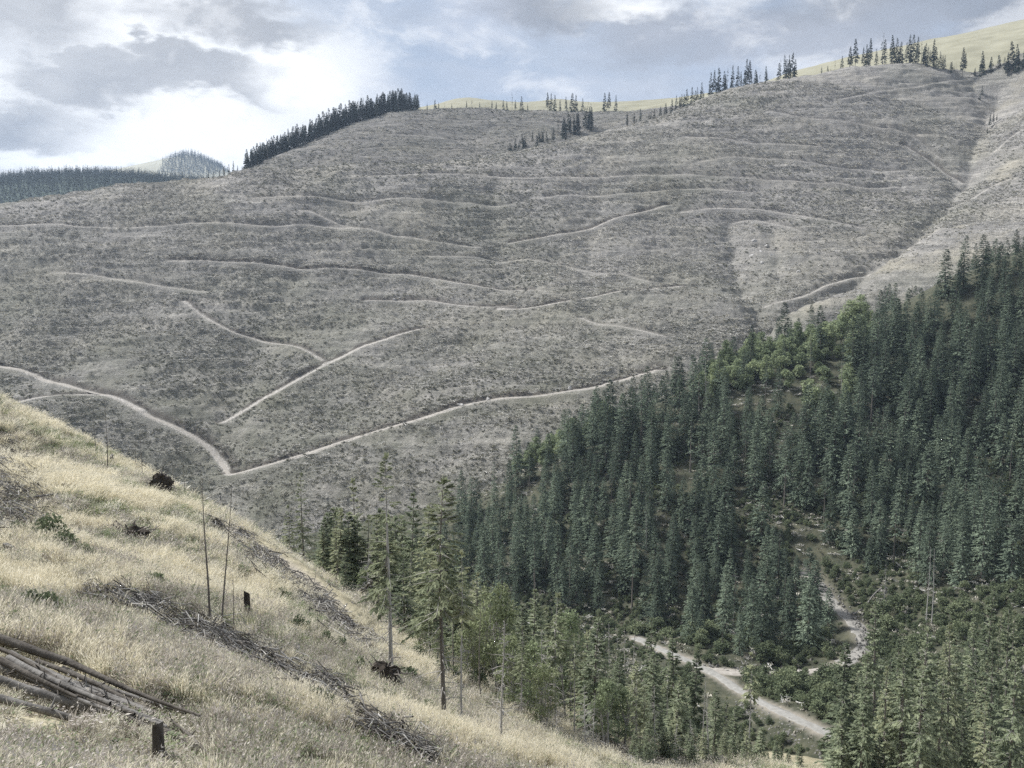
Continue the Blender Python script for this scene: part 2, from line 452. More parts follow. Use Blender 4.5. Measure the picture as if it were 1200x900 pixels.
M_WOOD = grass_ground('distant wooded hill ground', (0.03, 0.045, 0.035), (0.05, 0.07, 0.045), 0.02)
M_SUMM = grass_ground('distant summit pasture', (0.26, 0.25, 0.19), (0.34, 0.33, 0.26), 0.01)
def gravel(name, c0, c1):
    m, nt, b = mat(name)
    c = n_ramp(nt, n_noise(nt, 0.8, 8, 0.7, n_pos(nt)), [(0.3, c0), (0.7, c1)])
    nt.links.new(c, b.inputs['Base Color'])
    n_bump(nt, b, n_noise(nt, 5, 4, 0.6, n_pos(nt)), 0.6, 0.06)
    return m
M_ROAD = gravel('pale gravel road', (0.18, 0.175, 0.16), (0.30, 0.292, 0.27))
M_TRACK = gravel('bleached dirt track', (0.22, 0.20, 0.175), (0.38, 0.355, 0.315))
M_STREAM = gravel('stony stream bed', (0.15, 0.145, 0.13), (0.32, 0.305, 0.28))

# ------------------------------------------------------------------ tracks: pixel polylines dropped onto the hills
def chain(pix, hills, step=1.5, smooth=5, t0=8.0):
    pts = [q for q in (hit(x, y, hills, t0) for x, y in pix) if q is not None]
    A = np.array(pts)
    # Catmull-Rom through the points
    out = []
    n = len(A)
    for i in range(n - 1):
        p0, p1, p2, p3 = A[max(i - 1, 0)], A[i], A[i + 1], A[min(i + 2, n - 1)]
        k = max(2, int(np.linalg.norm(p2 - p1) / step))
        for s in np.linspace(0, 1, k, endpoint=False):
            out.append(0.5 * ((2 * p1) + (p2 - p0) * s + (2 * p0 - 5 * p1 + 4 * p2 - p3) * s * s + (3 * p1 - p0 - 3 * p2 + p3) * s ** 3))
    out.append(A[-1])
    R = np.array(out)
    R[:, 2] = ground(R[:, 0], R[:, 1], hills)
    z = R[:, 2]
    ker = np.ones(2 * smooth + 1) / (2 * smooth + 1)
    R[:, 2] = np.convolve(np.pad(z, smooth, mode='edge'), ker, mode='valid')
    return R
CG = [CLEAR, GULLY]
TRACKS = [  # pixel line, half width (m), strength
    ([(-40, 424), (0, 430), (40, 440), (90, 455), (140, 468), (180, 490), (215, 505), (240, 520), (258, 540), (268, 557)], 2.6, 0.95),
    ([(272, 557), (330, 540), (400, 518), (470, 497), (520, 482), (560, 472), (620, 465), (680, 456), (740, 443), (770, 433)], 2.6, 0.95),
    ([(262, 496), (300, 472), (340, 450), (380, 428), (420, 408), (460, 395), (495, 385)], 2.0, 0.8),
    ([(380, 424), (340, 405), (300, 398), (270, 388), (240, 372), (215, 352)], 1.7, 0.6),
    ([(585, 363), (650, 355), (710, 345), (770, 338), (800, 335)], 2.0, 0.75),
    ([(430, 352), (500, 352), (560, 360), (600, 358)], 1.7, 0.6),
    ([(200, 305), (300, 308), (400, 315), (480, 322), (560, 335), (620, 340)], 1.7, 0.6),
    ([(-40, 266), (0, 265), (100, 266), (200, 264), (300, 264), (380, 266), (430, 267)], 1.6, 0.5),
    ([(360, 246), (440, 270), (500, 282), (560, 290)], 1.6, 0.45),
    ([(600, 285), (650, 275), (700, 265), (745, 250), (780, 240)], 1.7, 0.6),
    ([(440, 206), (560, 205), (650, 207), (750, 205), (850, 207), (920, 212), (1000, 218), (1040, 220)], 1.6, 0.35),
    ([(985, 116), (1040, 106), (1090, 98), (1130, 93)], 1.7, 0.15),
    ([(1060, 170), (1090, 190), (1110, 205), (1128, 216)], 1.5, 0.6),
    ([(800, 248), (880, 245), (950, 255), (1010, 268)], 1.5, 0.5),
    ([(895, 362), (930, 350), (980, 332), (1020, 322), (1050, 308)], 1.2, 0.5),
    ([(680, 372), (740, 385), (780, 395)], 1.5, 0.5),
    ([(20, 473), (80, 462), (130, 463), (165, 480)], 1.8, 0.6),
    ([(700, 150), (800, 160), (880, 168), (960, 172)], 1.4, 0.2),
    ([(820, 190), (900, 186), (980, 196), (1060, 200)], 1.4, 0.3), ([(640, 232), (720, 228), (800, 222), (880, 226)], 1.4, 0.3), ([(900, 130), (960, 140), (1030, 150), (1090, 158)], 1.4, 0.3),
    ([(1040, 150), (1075, 165), (1105, 188)], 1.3, 0.5), ([(300, 232), (420, 238), (520, 236), (600, 240)], 1.4, 0.3), ([(60, 320), (160, 330), (240, 342)], 1.4, 0.35), ([(860, 262), (900, 262), (940, 272)], 1.3, 0.4), ([(500, 300), (600, 306), (700, 320), (760, 330)], 1.4, 0.3),
    ([(1200, 205), (1170, 215), (1140, 232), (1115, 245)], 1.4, 0.5), ([(1200, 150), (1180, 165), (1165, 180)], 1.4, 0.4),
]
BACK_TRACKS = [([(430, 160), (470, 158), (520, 162), (560, 170)], 1.6, 0.4), ([(520, 140), (600, 142), (680, 146)], 1.6, 0.4), ([(420, 175), (480, 172), (540, 176)], 1.6, 0.3)]
CARVE = {'clear': [], 'gully': [], 'back': [], 'near': [], 'right': []}
for pix, hw, st in TRACKS:
    c = chain(pix, CG, t0=440)
    CARVE['clear'].append((c, hw, st)); CARVE['gully'].append((c, hw, st))
for pix, hw, st in BACK_TRACKS:
    CARVE['back'].append((chain(pix, [BACK], t0=950), hw, st))
ROAD_MAIN = chain([(1110, 915), (1075, 900), (1030, 884), (975, 862), (930, 840), (895, 824), (865, 808), (838, 791), (815, 778), (781, 762), (760, 754), (745, 749)], [RIGHT], t0=130)
ROAD_SIDE = chain([(822, 783), (850, 787), (888, 789), (930, 790), (962, 787), (988, 779)], [RIGHT], t0=130)
STREAM = chain([(984, 780), (1004, 768), (1014, 752), (1006, 738), (993, 724), (980, 712), (962, 690), (946, 668)], [RIGHT], t0=130)
CARVE['right'] += [(ROAD_MAIN, 2.4, 0.7), (ROAD_SIDE, 2.0, 0.7), (STREAM, 3.0, 0.3)]
NEAR_TRACK = chain([(272, 622), (300, 643), (330, 666), (360, 690), (390, 716)], [NEAR])
CARVE['near'].append((NEAR_TRACK, 1.0, 0.75))

# ------------------------------------------------------------------ terrain meshes
def terrain(h, name, m, da, rr, fine=None, hide=9.0):
    a0, a1, r0, r1 = RANGE[h.name]
    az = np.radians(np.arange(a0, a1 + da * 0.5, da))
    A, R = np.meshgrid(az, rr)
    X, Y = R * np.sin(A), R * np.cos(A)
    Z = h(X, Y)
    low = np.full(X.shape, -1e4)
    for o in HILLS:
        if o is h: continue
        mk = within(o, X, Y)
        if mk.any(): low[mk] = np.maximum(low[mk], o(X[mk], Y[mk]))
    dirt = np.zeros(X.shape); cut = np.zeros(X.shape); flat = np.zeros(X.shape)
    for c, hw, st in CARVE.get(h.name, []):
        kd = KDTree(len(c))
        for i, q in enumerate(c): kd.insert((q[0], q[1], 0), i)
        kd.balance()
        lo, hi = c[:, :2].min(0) - 14, c[:, :2].max(0) + 14
        ii = np.argwhere((X > lo[0]) & (X < hi[0]) & (Y > lo[1]) & (Y < hi[1]))
        cs = np.vstack([c[::6, :2], c[-1:, :2]])
        near_ = [((X[q[:, 0], q[:, 1]][:, None] - cs[None, :, 0]) ** 2 + (Y[q[:, 0], q[:, 1]][:, None] - cs[None, :, 1]) ** 2).min(1) < (hw + 9 + 6) ** 2 for q in np.array_split(ii, max(1, len(ii) // 30000))]
        ii = ii[np.concatenate(near_)]
        wob = fbm(X * 0.12, Y * 0.12, 5, 3) * 1.6
        for i, j in ii:
            _, k, d = kd.find((X[i, j], Y[i, j], 0))
            if d > hw + 9: continue
            zc = c[k, 2]
            d2 = max(0.0, d + wob[i, j] - hw)
            w = 1.0 if d2 <= 0 else max(0.0, 1 - d2 / (4.0 + 2.5 * (st > 0.9))) ** 1.3
            dz = Z[i, j] - zc
            Z[i, j] = Z[i, j] * (1 - w) + zc * w
            flat[i, j] = max(flat[i, j], w)
            dd = max(0.0, 1 - max(0.0, d + wob[i, j] * 0.8 - hw * 0.6) / (hw * 0.7))
            dirt[i, j] = max(dirt[i, j], min(1.0, dd * (st * 0.9 + 0.2)))
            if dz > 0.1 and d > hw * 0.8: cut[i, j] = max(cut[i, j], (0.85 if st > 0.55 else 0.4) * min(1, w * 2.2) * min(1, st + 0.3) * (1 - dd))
    if fine is not None: Z = Z + fine(X, Y, Z) * (1 - flat)
    nr, nc = X.shape
    idx = np.arange(nr * nc).reshape(nr, nc)
    keep = Z > low - hide
    kf = (keep[:-1, :-1] | keep[1:, :-1] | keep[:-1, 1:] | keep[1:, 1:])
    F = np.stack([idx[:-1, :-1], idx[:-1, 1:], idx[1:, 1:], idx[1:, :-1]], -1)[kf]
    used = np.unique(F); remap = np.full(nr * nc, -1); remap[used] = np.arange(len(used))
    V = np.stack([X, Y, Z], -1).reshape(-1, 3)[used]
    me = mesh_from(name, V, remap[F], m, True)
    for nm, arr in (('dirt', dirt), ('cut', cut)):
        at = me.attributes.new(nm, 'FLOAT', 'POINT'); at.data.foreach_set('value', arr.ravel()[used].astype(np.float32))
    o = obj(name, me); o['kind'] = 'structure'
    return o
def rough_clear(X, Y, Z):
    s = fbm(X * 0.16, Y * 0.10 + Z * 0.35, 91, 3, 0.6) * 1.5
    return fbm(X * 0.035, Z * 0.34 + Y * 0.02, 99, 3, 0.6) * 2.2 + s * 0.8 + np.abs(fbm(X * 0.07, Z * 0.22 + Y * 0.05, 95, 3, 0.55)) * 1.6 + fbm(X * 0.33, Y * 0.33, 97, 2, 0.6) * 0.8
def rough_near(X, Y, Z):
    return fbm(X * 0.9, Y * 0.9, 15, 3, 0.55) * 0.30
terrain(NEAR, 'near_slope', M_NEAR, 0.24, 2.0 * 1.0115 ** np.arange(0, 470), rough_near)
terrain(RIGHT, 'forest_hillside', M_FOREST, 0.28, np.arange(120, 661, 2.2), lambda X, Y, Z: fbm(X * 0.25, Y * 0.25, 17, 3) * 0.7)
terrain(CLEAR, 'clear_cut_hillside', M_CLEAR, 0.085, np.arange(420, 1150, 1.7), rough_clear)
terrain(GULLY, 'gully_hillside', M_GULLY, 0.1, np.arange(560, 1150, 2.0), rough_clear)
terrain(BACK, 'back_ridge', M_BACK, 0.12, np.arange(930, 1500, 2.6), rough_clear)
terrain(PASTURE, 'pasture_ridge', M_PAST, 0.2, np.arange(1300, 2450, 8), lambda X, Y, Z: fbm(X * 0.03, Y * 0.03, 19, 3) * 2)
terrain(WOODED, 'wooded_hill', M_WOOD, 0.2, np.arange(1500, 2900, 9))
terrain(SUMMIT, 'distant_summit', M_SUMM, 0.15, np.arange(3300, 5200, 16))

def ribbon(name, c, hw, m, lift=0.10, seed=0):
    """a road laid on its carved bench, ragged at both edges, with a slight crown"""
    d = np.gradient(c[:, :2], axis=0); d /= np.linalg.norm(d, axis=1)[:, None] + 1e-9
    nrm = np.stack([-d[:, 1], d[:, 0]], -1)
    rows = []
    k = np.arange(len(c))
    for s, zz in ((-1, -0.35), (-0.8, 0.0), (-0.45, -0.05), (0, 0.06), (0.45, -0.05), (0.8, 0.0), (1, -0.35)):
        w = hw * (1 + (0.75 * fbm(k * 0.25, np.full(len(k), 3.3 * s + seed), seed, 3) if abs(s) > 0.5 else 0))
        q = c.copy(); q[:, :2] += nrm * (s * w)[:, None] if np.ndim(w) else nrm * s * w
        q[:, 2] += lift + zz
        rows.append(q)
    V = np.stack(rows, 1); n, mm = V.shape[:2]
    idx = np.arange(n * mm).reshape(n, mm)
    F = np.stack([idx[:-1, :-1], idx[:-1, 1:], idx[1:, 1:], idx[1:, :-1]], -1).reshape(-1, 4)
    o = obj(name, mesh_from(name, V.reshape(-1, 3), F[:, ::-1], m, True)); o['kind'] = 'structure'
    return o
ribbon('gravel_road', ROAD_MAIN, 1.55, M_ROAD, 0.14, 1)
ribbon('side_road', ROAD_SIDE, 2.0, M_TRACK, 0.13, 2)
ribbon('stream_bed', STREAM, 2.6, M_STREAM, 0.12, 3)
ribbon('logging_road', CARVE['clear'][0][0], 1.5, M_TRACK, 0.16, 4)
ribbon('logging_track', CARVE['clear'][1][0], 1.3, M_TRACK, 0.16, 5)

# ------------------------------------------------------------------ plant materials
def foliage(name, dark, light, rnd=0.35, scale=0.6, transl=0.25):
    m, nt, b = mat(name)
    n1 = n_noise(nt, scale, 3, 0.6, n_obj(nt))
    c = n_ramp(nt, n1, [(0.32, dark), (0.68, light)])
    hsv = nt.nodes.new('ShaderNodeHueSaturation')
    r = n_rand(nt)
    mr = nt.nodes.new('ShaderNodeMapRange'); nt.links.new(r, mr.inputs[0])
    mr.inputs[3].default_value = 1 - rnd; mr.inputs[4].default_value = 1 + rnd
    nt.links.new(mr.outputs[0], hsv.inputs['Value'])
    mh = nt.nodes.new('ShaderNodeMapRange'); nt.links.new(r, mh.inputs[0])
    mh.inputs[3].default_value = 0.51; mh.inputs[4].default_value = 0.485
    nt.links.new(mh.outputs[0], hsv.inputs['Hue'])
    nt.links.new(c, hsv.inputs['Color'])
    nt.links.new(hsv.outputs[0], b.inputs['Base Color'])
    if transl:
        t = nt.nodes.new('ShaderNodeBsdfTranslucent'); nt.links.new(hsv.outputs[0], t.inputs[0])
        mx = nt.nodes.new('ShaderNodeMixShader'); mx.inputs[0].default_value = transl
        out = nt.nodes['Material Output']
        nt.links.new(b.outputs[0], mx.inputs[1]); nt.links.new(t.outputs[0], mx.inputs[2]); nt.links.new(mx.outputs[0], out.inputs[0])
    return m
M_SPRUCE = foliage('spruce needles', (0.068, 0.094, 0.070), (0.180, 0.222, 0.155), 0.38, 0.5, 0.12)
M_SPRUCE_FAR = foliage('distant spruce needles', (0.028, 0.044, 0.036), (0.045, 0.066, 0.048), 0.3, 0.2, 0)
M_PALE = foliage('pale thin spruce needles', (0.19, 0.215, 0.13), (0.40, 0.42, 0.27), 0.25, 0.9, 0.38)
M_YOUNG = foliage('young spruce needles', (0.125, 0.158, 0.10), (0.29, 0.325, 0.21), 0.3, 0.9, 0.35)
M_LEAF = foliage('willow and birch leaves', (0.15, 0.19, 0.11), (0.32, 0.37, 0.22), 0.3, 0.5, 0.3)
M_LEAF2 = foliage('dull shrub leaves', (0.080, 0.105, 0.060), (0.20, 0.23, 0.135), 0.3, 0.8, 0.25)
M_LEAF3 = foliage('silvery birch leaves', (0.16, 0.19, 0.10), (0.30, 0.33, 0.19), 0.2, 0.9, 0.3)
def bark(name, c0, c1, s=3.0):
    m, nt, b = mat(name)
    c = n_ramp(nt, n_noise(nt, s, 7, 0.7, n_obj(nt, (1, 1, 0.25)), 0.5), [(0.3, c0), (0.7, c1)])
    nt.links.new(c, b.inputs['Base Color'])
    n_bump(nt, b, n_noise(nt, s * 4, 4, 0.6, n_obj(nt, (1, 1, 0.2))), 0.7, 0.03)
    return m
M_BARK = bark('spruce bark', (0.10, 0.088, 0.076), (0.22, 0.20, 0.18))
M_GREYWOOD = bark('bleached dead wood', (0.23, 0.22, 0.205), (0.50, 0.485, 0.455))
M_TWIG = bark('grey dead twigs', (0.20, 0.19, 0.175), (0.36, 0.345, 0.32), 1.0)
M_ROOT = bark('dark roots and soil', (0.020, 0.017, 0.014), (0.075, 0.062, 0.05), 4)
def end_grain(name):
    m, nt, b = mat(name)
    w = nt.nodes.new('ShaderNodeTexWave'); w.wave_type = 'RINGS'; w.rings_direction = 'Z'
    w.inputs['Scale'].default_value = 14; w.inputs['Distortion'].default_value = 2
    nt.links.new(n_obj(nt), w.inputs['Vector'])
    c = n_ramp(nt, w.outputs['Fac'], [(0.0, (0.22, 0.19, 0.15)), (1.0, (0.42, 0.38, 0.31))])
    nt.links.new(c, b.inputs['Base Color'])
    return m
M_ENDGRAIN = end_grain('weathered cut wood')

# ------------------------------------------------------------------ plant geometry
def tube(path, rad, sides=6, cap=True):
    """tapered tube along a polyline -> V, F(quads, caps as degenerate-free fans of tris padded to quads)"""
    path = np.asarray(path, float); n = len(path)
    rad = np.broadcast_to(np.asarray(rad, float), (n,))
    d = np.gradient(path, axis=0); d /= np.linalg.norm(d, axis=1)[:, None] + 1e-9
    ref = np.array([0.31, 0.95, 0.02]) if abs(d[0][1]) < 0.8 else np.array([1.0, 0.1, 0.0])
    u = np.cross(d, ref); u /= np.linalg.norm(u, axis=1)[:, None] + 1e-9
    v = np.cross(d, u)
    a = np.arange(sides) * 2 * np.pi / sides
    V = (path[:, None] + rad[:, None, None] * (u[:, None] * np.cos(a)[None, :, None] + v[:, None] * np.sin(a)[None, :, None])).reshape(-1, 3)
    i = np.arange(n - 1)[:, None] * sides; j = np.arange(sides)[None]
    j2 = (j + 1) % sides
    F = np.stack([i + j, i + j2, i + sides + j2, i + sides + j], -1).reshape(-1, 4)
    return V, F
class Soup:
    """collects triangle pieces, each with its own material slot"""
    def __init__(s): s.V, s.F, s.M, s.n = [], [], [], 0
    def add(s, V, F, m=0):
        F = np.asarray(F)
        if F.shape[1] == 4: F = np.vstack([F[:, [0, 1, 2]], F[:, [0, 2, 3]]])
        s.V.append(np.asarray(V, float).reshape(-1, 3)); s.F.append(F + s.n); s.M.append(np.full(len(F), m)); s.n += len(s.V[-1])
    def mesh(s, name, mats, smooth=False):
        return mesh_from(name, np.vstack(s.V), np.vstack(s.F), mats, smooth, np.concatenate(s.M))
def sprigs(base, direc, length, width, rng, roll=0.5):
    """diamond shaped needle sprays: 2 triangles each"""
    n = len(base)
    d = direc / (np.linalg.norm(direc, axis=1)[:, None] + 1e-9)
    up = np.tile(np.array([0, 0, 1.0]), (n, 1)) + rng.normal(0, roll, (n, 3))
    s = np.cross(d, up); s /= np.linalg.norm(s, axis=1)[:, None] + 1e-9
    L, W = length[:, None], width[:, None]
    mid = base + d * L * 0.45
    tip = base + d * L; tip[:, 2] -= length * 0.12
    V = np.stack([base, mid + s * W, tip, mid - s * W], 1).reshape(-1, 3)
    i = np.arange(n)[:, None] * 4
    F = np.vstack([i + np.array([[0, 1, 2]]), i + np.array([[0, 2, 3]])])
    return V, F

SUB = {}      # branch meshes that hang on a trunk
def spruce(H, R, cb, nb, ns, seed, sl=0.9, sw=0.22, droop=0.35, gap=0.0, trunk_r=None, bark_m=None, leaf_m=None, one_side=0.0, dead_low=0, lean=0.0, power=0.85, name='spruce', twig=False, sides=6, tier=0.3, split=False):
    """returns (trunk mesh, crown mesh): tapered stem with dead stubs; whorled drooping boughs of needle sprays"""
    rng = np.random.default_rng(seed)
    trunk_r = trunk_r or H * 0.011
    zs = np.linspace(0, H, 9)
    ph = rng.uniform(0, 6)
    path = np.stack([lean * zs + 0.012 * H * np.sin(zs / H * 3 + ph) * zs / H, 0.012 * H * np.cos(zs / H * 4 + ph) * zs / H, zs], -1)
    T = Soup(); W = Soup() if split else T
    rad = trunk_r * np.maximum(0.06, (1 - zs / H)) ** 0.8
    rad[0] *= 1.35
    V, F = tube(path, rad, sides); T.add(V, F)
    at = lambda z: np.stack([np.interp(z, zs, path[:, 0]), np.interp(z, zs, path[:, 1]), z], -1)
    for k in range(dead_low):     # bare dead branches below the crown
        z = rng.uniform(0.12, cb + 0.15) * H; az = rng.uniform(0, 6.28); L = rng.uniform(0.25, 0.9) * R * 0.8
        p0 = at(np.array([z]))[0]; dr = np.array([math.cos(az), math.sin(az), rng.uniform(-0.35, 0.1)])
        pp = np.array([p0, p0 + dr * L * 0.5, p0 + dr * L + np.array([0, 0, -0.12 * L])])
        V, F = tube(pp, [0.028, 0.018, 0.006], 3); W.add(V, F, 1)
        for q in range(2):
            s0 = pp[1] + (pp[2] - pp[1]) * rng.uniform(0, 0.8); d2 = dr + rng.normal(0, 0.5, 3)
            V, F = tube(np.array([s0, s0 + d2 * L * 0.3]), [0.010, 0.004], 3); W.add(V, F, 1)
    # crown
    u = np.sort(rng.uniform(0, 1, nb)) ** 0.9
    if gap: u = u[rng.uniform(0, 1, nb) > gap * (0.4 + 0.6 * np.sin(u * 17 + seed) ** 2)]
    nbk = len(u)
    whorl = np.round(u * H * 1.4) / (H * 1.4)
    u = np.clip(u * (1 - tier) + whorl * tier, 0, 1)
    z = H * (cb + (0.985 - cb) * u)
    prof = (1 - u) ** power * np.minimum(1, 0.55 + u * 4)
    L = R * (prof * rng.uniform(0.62, 1.15, nbk) + 0.04)
    az = rng.uniform(0, 6.283, nbk)
    if one_side: az = az * (1 - one_side * 0.5) + one_side * rng.normal(0, 0.6, nbk)
    e = np.interp(u, [0, 0.6, 1.0], [-0.30, -0.02, 0.75]) + rng.normal(0, 0.10, nbk)
    s = rng.uniform(0.12, 1.0, (nbk, ns)) ** 0.75
    hx, hy = np.cos(az)[:, None], np.sin(az)[:, None]
    rr = L[:, None] * s
    base = at(z.repeat(ns)).reshape(nbk, ns, 3).copy()
    base[..., 0] += hx * rr; base[..., 1] += hy * rr
    base[..., 2] += rr * np.tan(e)[:, None] - droop * L[:, None] * s ** 2 * 0.55 + droop * 0.25 * L[:, None] * s ** 4
    side = rng.choice([-1, 1], (nbk, ns)) * rng.uniform(0.25, 1.15, (nbk, ns)) * (1.15 - s * 0.6)
    da = az[:, None] + side
    dirv = np.stack([np.cos(da), np.sin(da), np.tan(e)[:, None] * 0.5 - droop * rng.uniform(0.1, 1.1, (nbk, ns))], -1)
    ln = sl * (0.45 + 0.65 * prof[:, None]) * rng.uniform(0.6, 1.25, (nbk, ns)) * (1.1 - 0.45 * s)
    C = Soup()
    V, F = sprigs(base.reshape(-1, 3), dirv.reshape(-1, 3), ln.ravel(), (ln * sw / sl * rng.uniform(0.7, 1.3, ln.shape)).ravel(), rng)
    C.add(V, F)
    # leader
    topb = at(np.full(6, H * 0.965)); dv = np.stack([rng.normal(0, .25, 6), rng.normal(0, .25, 6), np.ones(6)], -1)
    V, F = sprigs(topb, dv, np.full(6, H * 0.045), np.full(6, 0.09), rng); C.add(V, F)
    if twig:     # bough axes, woody
        for k in range(0, nbk, 2):
            q = np.array([0, 0.5, 1.0]); p0 = at(np.array([z[k]]))[0]
            pp = p0 + np.stack([math.cos(az[k]) * L[k] * q, math.sin(az[k]) * L[k] * q, L[k] * q * math.tan(e[k]) - droop * L[k] * q ** 2 * 0.55 + droop * 0.25 * L[k] * q ** 4], -1)
            V, F = tube(pp, [0.03, 0.02, 0.008], 3); W.add(V, F, 1)
    bm_ = bark_m or M_BARK
    tm_ = T.mesh(name + '_trunk', [bm_, M_TWIG], True)
    if split and W.n: SUB[tm_.name] = W.mesh(name + '_branches', [bm_, M_TWIG])
    return tm_, C.mesh(name + '_crown', leaf_m or M_SPRUCE)

def broadleaf(H, R, seed, leaf_m, nclump=16, nleaf=90, ls=0.22, stems=1, bark_m=None, cb=0.25, name='broadleaf'):
    """returns (trunk, crown): limbs fork into clumps of separate leaves"""
    rng = np.random.default_rng(seed)
    T, C = Soup(), Soup()
    cl = []
    for k in range(nclump):
        u = rng.uniform(cb, 1.0); az = rng.uniform(0, 6.283)
        prof = math.sin(min(1, (u - cb) / (1 - cb) * 0.86 + 0.14) * math.pi) ** 0.7
        r = R * prof * rng.uniform(0.35, 0.85)
        cl.append((r * math.cos(az), r * math.sin(az), u * H * 0.93))
    cl = np.array(cl)
    for k in range(stems):
        a = rng.uniform(0, 6.283); sp = 0.0 if stems == 1 else R * 0.4
        zt = H * rng.uniform(0.75, 0.95)
        q = np.linspace(0, 1, 5)
        b0 = np.array([math.cos(a), math.sin(a), 0]) * (0.0 if stems == 1 else 0.2)
        path = np.stack([b0[0] + math.cos(a) * sp * q ** 1.5 + 0.02 * H * np.sin(q * 5 + k), b0[1] + math.sin(a) * sp * q ** 1.5 + 0.02 * H * np.cos(q * 4), zt * q], -1)
        V, F = tube(path, H * 0.013 * (1.05 - q) / stems ** 0.4 + 0.01, 6); T.add(V, F)
        for c in cl[k::stems]:
            z0 = c[2] * rng.uniform(0.45, 0.75); b = np.array([np.interp(z0, path[:, 2], path[:, i]) for i in range(3)])
            V, F = tube(np.array([b, (b + c) / 2 + np.array([0, 0, 0.08 * H * 0.3]), c]), [H * 0.005 + 0.008, H * 0.003 + 0.006, 0.006], 4); T.add(V, F)
    cr = R * 0.42
    for c in cl:
        n = int(nleaf * rng.uniform(0.6, 1.3))
        d = rng.normal(0, 1, (n, 3)); d /= np.linalg.norm(d, axis=1)[:, None]
        p = c + d * (rng.uniform(0.25, 1.0, n) ** 0.6)[:, None] * np.array([cr, cr, cr * 0.8]) * rng.uniform(0.7, 1.25)
        dv = d + rng.normal(0, 0.7, (n, 3)) + np.array([0, 0, -0.2])
        ln = ls * rng.uniform(0.6, 1.4, n)
        V, F = sprigs(p, dv, ln, ln * 0.38, rng, 1.2); C.add(V, F)
    return T.mesh(name + '_trunk', [bark_m or M_BARK], True), C.mesh(name + '_crown', leaf_m)

def dead_tree(H, R, nb, seed, r0=None, cb=0.3, name='dead', m=None, lean=0.0, wobble=0.01, sub=4):
    """returns (trunk, branches): bare grey stem with broken branches; branches None when nb is 0"""
    rng = np.random.default_rng(seed)
    r0 = r0 or H * 0.011
    zs = np.linspace(0, H, 9); ph = rng.uniform(0, 6)
    path = np.stack([lean * zs + wobble * H * np.sin(zs / H * 4 + ph), wobble * H * np.cos(zs / H * 5 + ph), zs], -1)
    path[:, :2] -= path[0, :2]
    T = Soup()
    rad = r0 * np.maximum(0.14, 1 - 0.86 * zs / H); rad[0] *= 1.3
    V, F = tube(path, rad, 7); T.add(V, F)
    for k in range(6):      # knots and snapped stubs
        z = rng.uniform(0.15, 0.95) * H; p = np.array([np.interp(z, zs, path[:, i]) for i in range(3)]); a = rng.uniform(0, 6.28)
        V, F = tube(np.array([p, p + np.array([math.cos(a), math.sin(a), 0.15]) * rng.uniform(0.15, 0.4)]), [0.02, 0.008], 3); T.add(V, F)
    tm = T.mesh(name + '_trunk', [m or M_GREYWOOD], True)
    if not nb: return tm, None
    B = Soup()
    for k in range(nb):
        u = rng.uniform(cb, 0.99); z = u * H; a = rng.uniform(0, 6.283)
        L = R * (1.08 - (u - cb) / (1 - cb)) * rng.uniform(0.35, 1.1)
        p = np.array([np.interp(z, zs, path[:, i]) for i in range(3)])
        d = np.array([math.cos(a), math.sin(a), rng.uniform(-0.35, 0.3)])
        pp = np.array([p, p + d * L * 0.5 + np.array([0, 0, 0.03 * L]), p + d * L + np.array([0, 0, -0.1 * L])])
        V, F = tube(pp, [0.026, 0.018, 0.007], 3); B.add(V, F)
        for q in range(sub):
            s = rng.uniform(0.3, 0.95); b = pp[1] + (pp[2] - pp[1]) * max(0, s * 2 - 1) if s > 0.5 else pp[0] + (pp[1] - pp[0]) * s * 2
            d2 = d + rng.normal(0, 0.6, 3); V, F = tube(np.array([b, b + d2 * L * rng.uniform(0.15, 0.4)]), [0.012, 0.005], 3); B.add(V, F)
    return tm, B.mesh(name + '_branches', [M_TWIG])

class Kind:
    """a modelled plant: its part meshes, copied by sharing mesh data"""
    def __init__(s, name, parts, height): s.name, s.parts, s.h = name, parts, height
    def put(s, loc, height, rz, label, cat, group=None, wide=1.0, oname=None):
        k = height / s.h
        r = empty(oname or s.name, loc, rz, (k * wide, k * wide, k))
        for pn, me in s.parts:
            if me is None: continue
            o = obj(pn, me, r)
            if me.name in SUB: obj('branch_set', SUB[me.name], o)
        return tag(r, label, cat, group)
def joined(name, parts):
    """one mesh out of a kind's parts, for trees too small to show them"""
    V, F, M, mats, n = [], [], [], [], 0
    for _, me in parts:
        a = np.empty(len(me.vertices) * 3); me.vertices.foreach_get('co', a)
        f = np.empty(len(me.polygons) * 3, dtype=np.int32); me.loops.foreach_get('vertex_index', f)
        mi = np.empty(len(me.polygons), dtype=np.int32); me.polygons.foreach_get('material_index', mi)
        V.append(a.reshape(-1, 3)); F.append(f.reshape(-1, 3) + n); M.append(mi + len(mats)); mats += list(me.materials); n += len(a) // 3
    return mesh_from(name, np.vstack(V), np.vstack(F), mats, False, np.concatenate(M))

